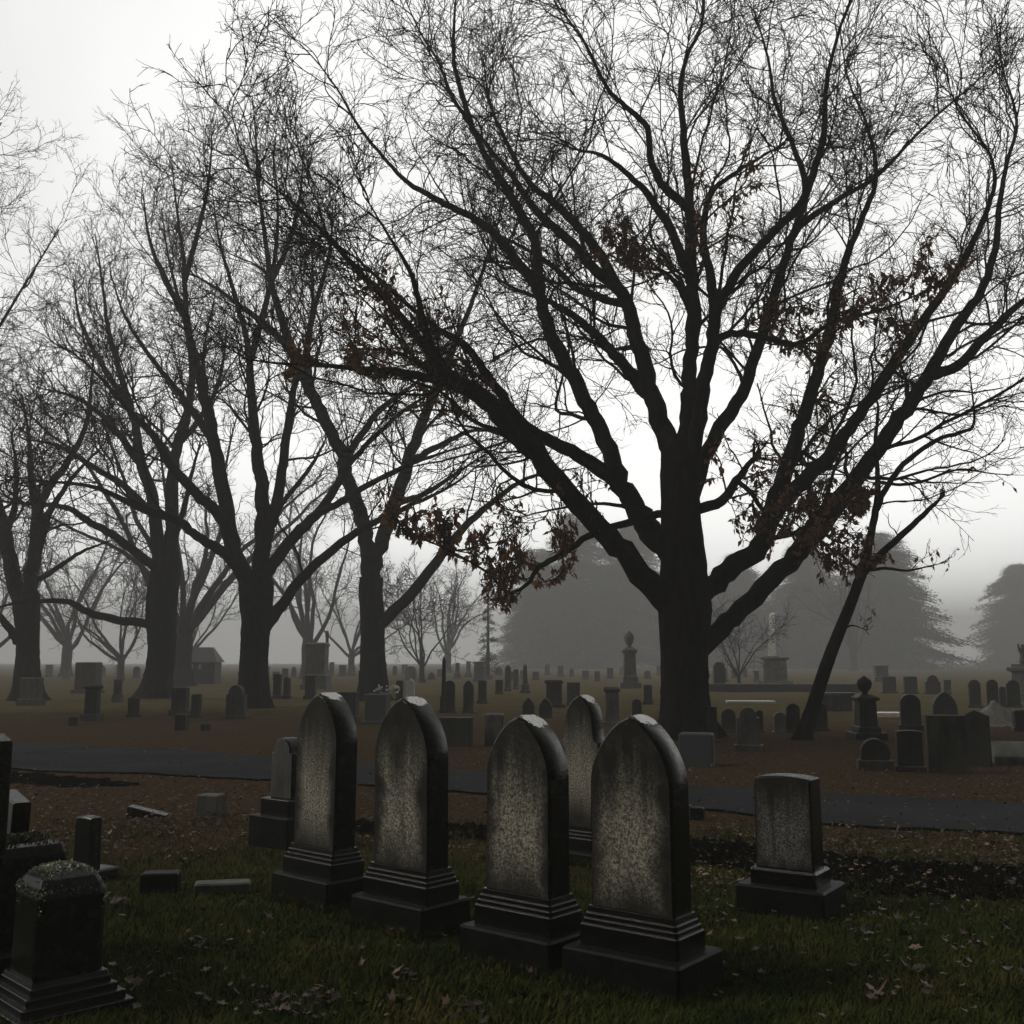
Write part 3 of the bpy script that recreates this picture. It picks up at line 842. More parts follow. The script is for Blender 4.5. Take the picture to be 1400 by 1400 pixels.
def dup(root, loc, rz, s, label, group=None):
    r = root.copy(); COL.objects.link(r)
    r.location = loc; r.rotation_euler = (0, 0, rz); r.scale = (s, s, s)
    r['label'] = label
    if group: r['group'] = group
    for ch in list(root.children):
        c = ch.copy(); COL.objects.link(c); c.parent = r
        for gch in ch.children:
            d = gch.copy(); COL.objects.link(d); d.parent = c
    return r

# tree just outside the left edge, its twigs reach in
x0 = at(-345, 960, 33)
auto_tree('bare_tree', 'bare tree rooted outside the left edge, only its fine twigs reach into view', (x0[0], 33.0), 22.0, 5, nl=10, tr=.42, spread=(8, 36), o={'rmin': .008, 'dens': 1.0, 'n4': 4})
# background trees fading into the fog
o_far = {'rmin': .016, 'dens': .62, 'n4': 3, 'sides': 6}
p = gp(311, 934)
far1 = auto_tree('bare_tree', 'grey bare tree in the fog between the two left trunks, behind the mausoleum', (p[0], 72.0), 21, 21, nl=8, tr=.6, spread=(18, 55), o=o_far, group='bare trees fading into the fog')
far2 = auto_tree('bare_tree', 'low bushy bare tree far off left in the fog', (at(165, 920, 95)[0], 95.0), 11, 22, nl=9, tr=.3, fork=.17, spread=(8, 68), o=o_far, group='bare trees fading into the fog')
far3 = auto_tree('bare_tree', 'faint small bare tree far behind the forked tree, right of its trunk', (at(577, 920, 85)[0], 85.0), 9.5, 23, nl=7, tr=.2, fork=.12, spread=(15, 48), o=o_far, group='bare trees fading into the fog')
for src, px, Y, s, rz, lab in (
        (far1, 420, 105, 1.0, 1.1, 'pale bare tree deep in fog behind the tall block monument'),
        (far1, 90, 118, .95, 2.3, 'pale bare tree deep in fog left of the low-limbed tree'),
        (far1, 612, 165, .9, 3.9, 'pale bare tree deep in fog between the forked tree and the middle evergreens'),
        (far2, 255, 120, 1.2, 2.0, 'faint bushy bare tree deep in fog above the mausoleum'),
        (far2, -20, 88, 1.3, .7, 'bushy bare tree in fog at the left edge behind the squat tree'),
        (far2, 480, 130, 1.3, 4.2, 'faint bushy bare tree deep in fog left of the forked trunk'),
        (far3, 1010, 72, .6, 1.0, 'faint little bare tree in fog right of the huge trunk'),
        (far1, 1168, 190, 1.0, .4, 'pale bare tree deep in fog behind the right dark evergreens')):
    x = at(px, 920, Y)[0]
    dup(src, (x, Y, float(gz(x, Y))), rz, s, lab, 'bare trees fading into the fog')

# dark evergreens
def conifer_meshes(seed, H, W, ncl, taper=1.0):
    r = np.random.default_rng(seed)
    nb = ncl
    u = r.uniform(.04, 1, nb) ** .9
    z = H * u
    az = r.uniform(0, 2 * np.pi, nb)
    prof = W * .5 * (1 - u) ** taper * (.50 + .62 * r.uniform(0, 1, nb) ** .7) * np.minimum(1, .62 + u * 4)
    prof *= 1 + .20 * np.sin(az * 3 + u * 9) + .12 * np.sin(u * 47 + 2 * az) + .10 * np.sin(az * 2 - u * 17)
    u = np.clip(u + .05 * np.sin(az * 2 + 1) * (u > .7), 0, 1)
    z = H * u
    prof = np.maximum(prof, .12)
    segs = 5
    P = np.empty((nb, segs + 1, 3))
    for s in range(segs + 1):
        f = s / segs
        P[:, s, 0] = np.cos(az) * prof * f
        P[:, s, 1] = np.sin(az) * prof * f
        P[:, s, 2] = z - .10 * prof * f - .14 * prof * f * f + r.normal(0, .04, nb)
    Rr = np.repeat((.008 + .012 * prof)[:, None] * 1.0, segs + 1, 1) * np.linspace(1, .3, segs + 1)[None]
    # flat sprays along the branches
    per = 54
    i = np.repeat(np.arange(nb), per)
    f = r.uniform(.25, 1.0, nb * per) ** .7 * segs
    k = np.minimum(f.astype(int), segs - 1)
    fr = (f - k)[:, None]
    C = P[i, k] * (1 - fr) + P[i, k + 1] * fr + r.normal(0, 1, (nb * per, 3)) * np.array([.5, .5, .32]) * H / 30
    out = np.stack([np.cos(az), np.sin(az), np.full(nb, -.25)], -1)[i]
    side = np.stack([-np.sin(az), np.cos(az), np.zeros(nb)], -1)[i]
    sgn = r.choice([-1.0, 1.0], nb * per)[:, None]
    d = norm(out * .7 + side * sgn * r.uniform(.3, 1.1, (nb * per, 1)) + r.normal(0, .22, (nb * per, 3)))
    L = r.uniform(.35, .85, nb * per)[:, None] * (.30 + .075 * prof[i][:, None])
    s2 = norm(np.cross(d, r.normal(0, 1, (nb * per, 3))))
    V = np.stack([C, C + d * L * .5 + s2 * L * .13, C + d * L + np.array([0, 0, -.05]), C + d * L * .5 - s2 * L * .13], 1).reshape(-1, 3)
    Q = np.arange(len(V)).reshape(-1, 4)
    return P, Rr, V, Q
def conifer(name, label, loc, H, W, seed, ncl=900, taper=.8, group=None):
    b = (loc[0], loc[1], float(gz(*loc)) - .1)
    root = empty(name, b, label=label, cat='tree', group=group)
    m = Mesh()
    tz = np.linspace(0, H * .97, 8)
    m.add(np.stack([tz * 0, tz * 0, tz], -1)[None], (np.linspace(.028, .004, 8) * H * .8)[None], 8)
    m.build('trunk', M['bark'], root)
    P, Rr, V, Q = conifer_meshes(seed, H, W, ncl, taper)
    bm_ = Mesh(); bm_.add(P, Rr, 3)
    cr = bm_.build('branches', M['twig'], root)
    mesh_np('crown', V, Q, M['needle'], root)
    return root
gE = 'dark evergreens fading into the fog'
def cx(px, Y): return (float(at(px, 920, Y)[0]), Y)
ev1 = conifer('evergreen_tree', 'broad dark evergreen in fog left of the huge trunk', cx(790, 250), 37.0, 27.0, 31, 1700, .36, gE)
ev2 = conifer('evergreen_tree', 'broad dark evergreen in fog right behind the leaning tree', cx(1212, 240), 31.0, 29.5, 32, 1700, .42, gE)
for src, px, Y, s, rz, lab in (
        (ev1, 862, 268, 1.0, 1.3, 'dark evergreen in fog whose right half hides behind the huge trunk'),
        (ev1, 735, 262, .80, 2.9, 'smaller dark evergreen in fog, leftmost of the middle evergreens'),
        (ev2, 1105, 254, .98, 2.1, 'dark evergreen in fog behind the white monument'),
        (ev2, 1010, 275, .95, .6, 'dark evergreen in fog just right of the huge trunk'),
        (ev2, 1400, 320, 1.0, 1.9, 'faint dark evergreen deep in fog at the right edge'),
        (ev1, 1480, 252, .8, .5, 'faint pointed evergreen mostly outside the right edge')):
    x, y = cx(px, Y)
    dup(src, (x, y, float(gz(x, y))), rz, s, lab, gE)
conifer('dead_pine', 'thin spindly pine rising from fog right of the forked tree', cx(667, 100), 9.5, 2.4, 35, 60, .9)

# ------------------------------------------------------------------ stones
def outline(kind, a, z0, h):
    """half width a, from z0 to h -> list of (x,z), left bottom first, clockwise over the top"""
    pts = [(-a, z0)]
    if kind == 'gothic':          # softly pointed arch
        hs = h - a * 1.45
        for u in np.linspace(0, 1, 15)[:-1]:
            pts.append((-a * (1 - u ** 1.85) ** .70, hs + (h - hs) * u))
        L = pts[1:]
        pts = pts + [(0, h)] + [(-x, z) for x, z in reversed(L)]
    elif kind == 'point':
        hs = h - a * 1.5
        L = [(-a * (1 - u ** 1.7) ** .85, hs + (h - hs) * u) for u in np.linspace(0, 1, 9)[:-1]]
        pts = pts + L + [(0, h)] + [(-x, z) for x, z in reversed(L)]
    elif kind == 'arch':
        hs = h - a * .95
        L = [(-a * math.cos(u), hs + (h - hs) * math.sin(u)) for u in np.linspace(0, math.pi / 2, 11)[:-1]]
        pts = pts + L + [(0, h)] + [(-x, z) for x, z in reversed(L)]
    elif kind == 'shoulder':
        hs = h - a * .95
        L = [(-a, hs), (-a * .94, hs + a * .06), (-a * .76, hs + a * .06), (-a * .74, hs + a * .14)]
        L += [(-a * .74 * math.cos(u), hs + a * .16 + (h - hs - a * .16) * math.sin(u)) for u in np.linspace(0, math.pi / 2, 9)[:-1]]
        pts = pts + L + [(0, h)] + [(-x, z) for x, z in reversed(L)]
    elif kind == 'ogee':          # narrow head rising from curved ears
        hs = h - a * 2.1
        L = [(-a * .88, z0 + (hs - z0) * .1), (-a * .86, hs - a * .5), (-a * .94, hs - a * .12), (-a, hs + a * .1), (-a * .96, hs + a * .28), (-a * .84, hs + a * .34), (-a * .74, hs + a * .46), (-a * .70, hs + a * .8)]
        L += [(-a * .68 * (1 - u ** 2.1) ** .66, hs + a * 1.0 + (h - hs - a * 1.0) * u) for u in np.linspace(0, 1, 9)[:-1]]
        pts = pts + L + [(0, h)] + [(-x, z) for x, z in reversed(L)]
    elif kind == 'seg':           # low curved top
        L = [(a * t, h - a * .09 * t * t) for t in np.linspace(-1, 1, 13)]
        pts = pts + L
    elif kind == 'gable':
        pts = pts + [(-a, h - a * .45), (0, h), (a, h - a * .45)]
    elif kind == 'slant':
        pts = pts + [(-a, h), (a * .6, h - .04 * a), (a, h - .5 * a)]
    else:                          # flat
        pts = pts + [(-a, h), (a, h)]
    pts.append((a, z0))
    return pts
def tablet_bm(kind, wd, th, z0, h, bev=.012, taper=0.0):
    pts = outline(kind, wd / 2, z0, h)
    cxp, czp = 0.0, (z0 + h) / 2
    sx = 1 - 2 * bev / wd
    sz = 1 - 2 * bev / (h - z0)
    inn = [((x - cxp) * sx + cxp, (z - czp) * sz + czp) for x, z in pts]
    bm = bmesh.new()
    def tp(x, z):
        return x * (1 - taper * (z - z0) / (h - z0))
    def ring(ps, y):
        return [bm.verts.new((tp(x, z), y * (1 - taper * .6 * (z - z0) / (h - z0)), z)) for x, z in ps]
    r0 = ring(inn, -th / 2)
    r1 = ring(pts, -th / 2 + bev)
    r2 = ring(pts, th / 2 - bev)
    r3 = ring(inn, th / 2)
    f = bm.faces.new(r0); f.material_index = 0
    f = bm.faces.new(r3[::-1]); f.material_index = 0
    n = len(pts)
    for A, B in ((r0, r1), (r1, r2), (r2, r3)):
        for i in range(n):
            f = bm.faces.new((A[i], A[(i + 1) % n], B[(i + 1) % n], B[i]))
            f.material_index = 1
            if A is r1: f.smooth = kind in ('gothic', 'arch', 'ogee') and 0 < i < n - 2
    return bm
def loft_rect(levels, ch=.01):
    """levels: (z, half x, half y) -> chamfered stacked block"""
    bm = bmesh.new()
    rings = []
    for z, hx, hy in levels:
        c = min(ch, hx * .3, hy * .3)
        p = [(-hx + c, -hy), (hx - c, -hy), (hx, -hy + c), (hx, hy - c), (hx - c, hy), (-hx + c, hy), (-hx, hy - c), (-hx, -hy + c)]
        rings.append([bm.verts.new((x, y, z)) for x, y in p])
    for A, B in zip(rings[:-1], rings[1:]):
        for i in range(8):
            bm.faces.new((A[i], A[(i + 1) % 8], B[(i + 1) % 8], B[i]))
    bm.faces.new(rings[0]); bm.faces.new(rings[-1])
    return bm
def block_levels(z0, z1, hx, hy, bev=.008, top_in=None):
    return [(z0, hx, hy), (z1 - bev, hx, hy), (z1, hx - bev, hy - bev)]

FEET = []
def hero(loc, rz, h, label, kind='gothic', wt=.45, tt=.19, bw_=.63, bd=.42, s=1.0, hb=.19, hp=.38, lean=0.0):
    root = empty('headstone', (loc[0], loc[1], float(gz(loc[0], loc[1])) - .005), rz, label, 'headstone', 'row of arched headstones', rx=lean)
    FEET.append((loc[0], loc[1], bw_ / 2, bd / 2, rz))
    bm_obj('base', loft_rect([(-.15, bw_ / 2, bd / 2), (hb - .012, bw_ / 2, bd / 2), (hb, bw_ / 2 - .012, bd / 2 - .012)], .012), M['base'], root)
    px_, py_ = (wt / 2 + .045), (tt / 2 + .05)
    st = [(-.01, 0), (.100, 0), (.104, .004), (.106, .012), (.128, .012), (.131, .015), (.133, .022), (.155, .022), (.158, .025), (.160, .031)]
    bm_obj('plinth', loft_rect([(hb + z, px_ - i, py_ - i) for z, i in st] + [(hp, px_ - .034, py_ - .034)], .012), M['plinth'], root)
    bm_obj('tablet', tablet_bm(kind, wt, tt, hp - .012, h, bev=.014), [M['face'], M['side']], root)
    # pale patch painted as wet sky glint on the crown of the stone
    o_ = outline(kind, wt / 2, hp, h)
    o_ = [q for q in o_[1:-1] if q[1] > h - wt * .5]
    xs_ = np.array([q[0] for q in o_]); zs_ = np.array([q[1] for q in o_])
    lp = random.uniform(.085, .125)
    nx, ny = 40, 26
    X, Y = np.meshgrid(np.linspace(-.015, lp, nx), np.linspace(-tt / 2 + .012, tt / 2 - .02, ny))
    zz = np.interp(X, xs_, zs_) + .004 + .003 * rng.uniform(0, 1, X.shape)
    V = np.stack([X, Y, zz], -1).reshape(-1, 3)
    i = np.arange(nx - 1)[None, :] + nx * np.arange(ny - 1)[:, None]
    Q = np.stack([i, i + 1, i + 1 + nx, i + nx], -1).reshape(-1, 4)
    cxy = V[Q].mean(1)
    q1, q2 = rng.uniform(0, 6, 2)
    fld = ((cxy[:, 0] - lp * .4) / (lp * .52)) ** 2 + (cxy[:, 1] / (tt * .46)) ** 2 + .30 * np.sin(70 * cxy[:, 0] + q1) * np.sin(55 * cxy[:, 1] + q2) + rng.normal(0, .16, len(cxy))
    mesh_np('painted_glint', V, Q[fld < .85], M['glint'], root)
    return root
def corner_to_center(px, py, rz, bw_, bd):
    """pixel of the front right bottom corner of the base -> centre of the base"""
    c = gp(px, py)
    dx, dy = bw_ / 2, -bd / 2
    return (c[0] - (dx * math.cos(rz) - dy * math.sin(rz)), c[1] - (dx * math.sin(rz) + dy * math.cos(rz)))
RZ = R(-40)
for (px, py, h, rz, lab, wt, lean, bw_, bd) in (
        (446, 1249, 1.43, -42, 'arched headstone farthest left in the front row, black streak down its face', .47, R(-.6), .63, .42),
        (577, 1288, 1.425, -41, 'second arched headstone from the left in the front row, evenly pale face', .51, R(.5), .66, .43),
        (751, 1342, 1.345, -40, 'third arched headstone in the front row, yellowish pale patch low on its face', .47, R(0), .65, .44),
        (929, 1382, 1.365, -38, 'nearest and largest arched headstone, right end of the front row, black upper face', .50, R(.3), .69, .47)):
    c = corner_to_center(px, py, R(rz), bw_, bd)
    hero(c, R(rz), h, lab, wt=wt, lean=lean, bw_=bw_, bd=bd)
c = corner_to_center(822, 1188, R(-40), .6, .4)
hero(c, R(-40), 1.37, 'headstone with curved shoulders standing behind the gap of the third and nearest headstones', kind='ogee', wt=.43, tt=.17, bw_=.6, bd=.4, hb=.1, hp=.30)

# right block stone
c = corner_to_center(1124, 1262, R(-34), .56, .46)
root = empty('headstone', (c[0], c[1], float(gz(*c))), R(-34), 'short flat-topped granite headstone on stepped base, alone right of the arched row', 'headstone')
bm_obj('base', loft_rect([(-.12, .30, .24), (.165, .30, .24), (.178, .288, .228)], .01), M['base'], root)
bm_obj('plinth', loft_rect([(.17, .225, .155), (.265, .225, .155), (.280, .212, .142)], .01), M['plinth'], root)
bm_obj('tablet', tablet_bm('seg', .40, .22, .272, .885, bev=.012, taper=.03), [M['face_low'], M['side']], root)

# small stone with drapery grooves behind the first
c = gp(378, 1158)
root = empty('headstone', (c[0] + .06, c[1] + .12, 0), R(-38), 'small dark headstone half hidden behind the leftmost arched headstone', 'headstone')
bm_obj('base', loft_rect(block_levels(-.1, .27, .27, .22), .01), M['base'], root)
bm_obj('plinth', loft_rect(block_levels(.262, .42, .2, .15), .01), M['plinth'], root)
bm_obj('tablet', tablet_bm('shoulder', .30, .16, .412, .96, bev=.012), [M['stone_grey'], M['side']], root)

# ---- the dark group at the left edge
def moss_on(parent, hx, hy, z, n, s=.02, dome=.03, dark=False):
    x = rng.uniform(-hx, hx, n); y = rng.uniform(-hy, hy, n)
    e = np.maximum(np.abs(x) / hx, np.abs(y) / hy)
    zz = z + dome * (1 - e ** 3) + rng.uniform(-.006, .012, n)
    run = (e > .8) & (rng.uniform(0, 1, n) < .6)                 # runs down over the shoulders in tongues
    f_ = np.where(run, 1.03 / np.maximum(e, .01), 1.0)
    x = x * f_; y = y * f_
    zz = np.where(run, z - .16 * rng.uniform(0, 1, n) ** 2 * (.5 + .5 * np.sin(60 * x + 40 * y)), zz)
    C = np.stack([x, y, zz], -1)
    V, T = leaves_np(C, s, hang=-.5, wide=.8)
    return mesh_np('moss', V, T, M['moss'], parent, smooth=False)
c = gp(86, 1408)
root = empty('headstone', (c[0] - .17, c[1] + .30, -.01), R(-45), 'black square pillar stone with pale moss on top, moulded base, bottom left corner', 'headstone', 'dark stones at the left edge')
bm_obj('base', loft_rect([(-.1, .275, .275), (.055, .275, .275), (.060, .270, .270), (.062, .246, .246), (.095, .244, .244), (.099, .240, .240), (.101, .216, .216), (.130, .214, .214), (.134, .210, .210), (.136, .192, .192), (.165, .190, .190), (.169, .186, .186), (.19, .178, .178)], .008), M['plinth'], root)
bm_obj('die', loft_rect([(.18, .165, .165), (.55, .162, .162), (.60, .152, .152), (.635, .135, .135), (.66, .10, .10), (.67, .05, .05)], .03), M['side'], root)
moss_on(root, .15, .15, .585, 3800, s=.012, dome=.088)
c = gp(10, 1352)
root = empty('headstone', (c[0] - .08, c[1] + .25, -.09), R(-45), 'black square stone with a dull mossy top, left of the moss-topped pillar', 'headstone', 'dark stones at the left edge')
bm_obj('base', loft_rect([(-.1, .28, .28), (.06, .28, .28), (.075, .262, .262), (.10, .235, .235), (.13, .21, .21), (.15, .2, .2)], .008), M['plinth'], root)
bm_obj('die', loft_rect([(.14, .185, .185), (.72, .175, .175), (.77, .16, .16), (.785, .12, .12)], .02), M['side'], root)
mo = moss_on(root, .14, .14, .765, 1200, s=.02, dome=.03)
mo.data.materials[0] = noise_mat('dull_moss', (.03, .03, .018), (.13, .125, .08), scale=60, rough=(.6, .9), spec=.2)
c = gp(-12, 1345)
root = empty('headstone', (at(-24, 1200, 5.7)[0], 5.7, 0), R(-35), 'tall black headstone cut off by the left edge of the picture', 'headstone', 'dark stones at the left edge')
bm_obj('base', loft_rect(block_levels(-.1, .18, .26, .2), .01), M['base'], root)
bm_obj('tablet', tablet_bm('gable', .16, .16, .17, 1.27, bev=.014), [M['side'], M['side']], root)
root = empty('headstone', (at(8, 1200, 6.4)[0], 6.4, 0), R(-52), 'grey thin slab headstone tilting to the right at the left edge', 'headstone', 'dark stones at the left edge', ry=R(7))
bm_obj('tablet', tablet_bm('flat', .34, .10, -.2, .88, bev=.01), [M['stone_grey'], M['side']], root)
c = gp(110, 1205)
root = empty('headstone', (c[0], c[1] + .1, 0), R(-30), 'small black tapered marker behind the moss-topped pillar', 'headstone', 'dark stones at the left edge')
bm_obj('base', loft_rect(block_levels(-.1, .085, .19, .16, .012), .01), M['plinth'], root)
bm_obj('tablet', tablet_bm('seg', .205, .11, .075, .47, bev=.012, taper=.1), [M['side'], M['side']], root)

# ---- low markers in the grass
def low(px0, px1, yt, yb, rz, label, mat, slope=0.0, depth=.7):
    c = gp((px0 + px1) / 2, yb)
    d = c[1]
    wv = (px1 - px0) / F * d
    ztop = at((px0 + px1) / 2, yt, d)[2]
    ztop = max(.05, ztop * .8)
    wd = wv / (math.cos(rz) + depth * abs(math.sin(rz)))
    root = empty('grave_marker', (c[0], c[1] + wd * depth * .5, 0), rz, label, 'grave marker', 'low markers in the grass')
    hx, hy = wd / 2, wd * depth / 2
    bm = loft_rect([(-.1, hx, hy), (ztop - .012, hx, hy), (ztop, hx - .012, hy - .012)], .008)
    if slope:
        for v in bm.verts:
            if v.co.z > 0:
                v.co.z *= 1 - slope * (v.co.x / hx + 1) / 2
    bm_obj('block', bm, mat, root)
    return root
low(266, 303, 1080, 1117, R(-14), 'small square block with a lighter top, upright in the brown leaves', M['stone_grey'], depth=.8)
low(172, 224, 1098, 1118, R(6), 'black broken wedge lying left of the small square block', M['side'], slope=.85, depth=.5)
low(188, 240, 1188, 1222, R(8), 'low sunken block in the lawn nearest the moss-topped pillar', M['base'], depth=.6)
low(262, 338, 1204, 1224, R(12), 'flat flush slab in the lawn right of the sunken block', M['stone_grey'], depth=.4)
low(944, 966, 1100, 1122, R(-20), 'small dark block peeking out right of the nearest arched headstone', M['base'], depth=.8)

# ---- stones in the middle distance and beyond
NAME = {'arch': 'headstone', 'gothic': 'headstone', 'point': 'headstone', 'shoulder': 'headstone', 'block': 'granite_block', 'flat': 'headstone', 'seg': 'headstone',
        'cornice': 'headstone', 'obelisk': 'obelisk', 'monument': 'monument', 'urn': 'urn_monument', 'table': 'table_tomb', 'slab': 'headstone', 'gable': 'headstone', 'column': 'grave_column'}
CAT = {'granite_block': 'grave block', 'headstone': 'headstone', 'obelisk': 'obelisk', 'monument': 'monument', 'urn_monument': 'monument', 'table_tomb': 'tomb', 'grave_column': 'column'}
def lathe_bm(prof, k=14):
    bm = bmesh.new()
    rings = [[bm.verts.new((r * math.cos(2 * math.pi * i / k), r * math.sin(2 * math.pi * i / k), z)) for i in range(k)] for r, z in prof]
    for A, B in zip(rings[:-1], rings[1:]):
        for i in range(k):
            bm.faces.new((A[i], A[(i + 1) % k], B[(i + 1) % k], B[i]))
    bm.faces.new(rings[0]); bm.faces.new(rings[-1])
    return bm
def stone(kind, xa, xb, yt, yb, rz, mat, label, base=.16, tr=.35, dist=None, grp='gravestones across the drive'):
    rz = R(rz)
    if dist is None:
        c = gp((xa + xb) / 2, yb)
    else:
        c = np.array([at((xa + xb) / 2, yb, dist)[0], dist, 0])
    d = c[1]
    vis = (xb - xa) / F * d
    h = float(at((xa + xb) / 2, yt, d)[2])
    wd = vis / (math.cos(rz) + tr * abs(math.sin(rz)))
    th = wd * tr
    m = M[mat]
    root = empty(NAME[kind], (c[0], d + th * .5, float(gz(c[0], d)) - .01), rz, label, CAT[NAME[kind]], grp)
    hb = h * base
    k = 1.0
    if base > 0:
        k = .80
        bm_obj('base', loft_rect(block_levels(-.12, hb, wd / 2, max(th / 2, .12) * 1.05, .015), .015), m, root)
    tw, tt = wd * k, th * (k if base > 0 else 1)
    z0 = hb - .012 if base > 0 else -.12
    if kind in ('arch', 'gothic', 'point', 'shoulder', 'flat', 'seg', 'gable'):
        bm_obj('tablet', tablet_bm(kind, tw, max(tt, .1), z0, h, bev=.012), [m, m], root)
    elif kind == 'slab':
        bm_obj('tablet', tablet_bm('flat', tw, max(tt, .1), z0, h, bev=.012), [m, m], root)
    elif kind == 'block':
        bm_obj('die', loft_rect([(z0, tw / 2, tt / 2), (h - .03, tw / 2, tt / 2), (h, tw / 2 - .03, tt / 2 - .03)], .015), m, root)
    elif kind == 'cornice':
        bm_obj('tablet', loft_rect([(z0, tw * .44, tt * .44), (h * .86, tw * .42, tt * .42)], .012), m, root)
        bm_obj('cornice', loft_rect([(h * .855, tw * .43, tt * .44), (h * .9, tw * .52, tt * .56), (h * .94, tw * .54, tt * .58), (h, tw * .44, tt * .44)], .012), m, root)
    elif kind == 'obelisk':
        bm_obj('plinth', loft_rect([(z0, tw * .5, tw * .5), (h * .28, tw * .48, tw * .48), (h * .30, tw * .42, tw * .42)], .012), m, root)
        bm_obj('shaft', loft_rect([(h * .295, tw * .34, tw * .34), (h * .94, tw * .22, tw * .22), (h, .01, .01)], .01), m, root)
    elif kind == 'column':
        bm_obj('plinth', loft_rect(block_levels(z0, h * .3, tw * .5, tw * .5, .012), .012), m, root)
        bm_obj('shaft', lathe_bm([(tw * .36, h * .295), (tw * .32, h * .34), (tw * .30, h * .88), (tw * .38, h * .9), (tw * .38, h * .94), (tw * .2, h)]), m, root, smooth=True)
    elif kind == 'monument':
        bm_obj('plinth', loft_rect([(z0, tw * .56, tw * .46), (h * .30, tw * .56, tw * .46), (h * .33, tw * .5, tw * .40)], .02), m, root)
        bm_obj('die', loft_rect([(h * .325, tw * .46, tw * .36), (h * .9, tw * .46, tw * .36), (h * .93, tw * .5, tw * .4), (h * .97, tw * .5, tw * .4), (h, tw * .4, tw * .3)], .02), m, root)
    elif kind == 'urn':
        bm_obj('pedestal', loft_rect([(z0, tw * .46, tw * .46), (h * .2, tw * .44, tw * .44), (h * .22, tw * .36, tw * .36), (h * .6, tw * .33, tw * .33), (h * .62, tw * .44, tw * .44), (h * .66, tw * .44, tw * .44), (h * .71, tw * .2, tw * .2)], .012), m, root)
        bm_obj('urn', lathe_bm([(tw * .16, h * .70), (tw * .10, h * .73), (tw * .24, h * .8), (tw * .30, h * .87), (tw * .26, h * .93), (tw * .12, h * .97), (tw * .03, h)]), m, root, smooth=True)
    elif kind == 'table':
        bm_obj('top_slab', loft_rect([(h * .82, wd * .5, tt * .62), (h * .85, wd * .52, tt * .66), (h, wd * .52, tt * .66)], .012), m, root)
        bm_obj('chest', loft_rect([(z0, tw * .46, tt * .5), (h * .825, tw * .46, tt * .5)], .012), m, root)
    return root
SD, SG, SB, SP = 'stone_dark', 'stone_grey', 'stone_blue', 'stone_pale'
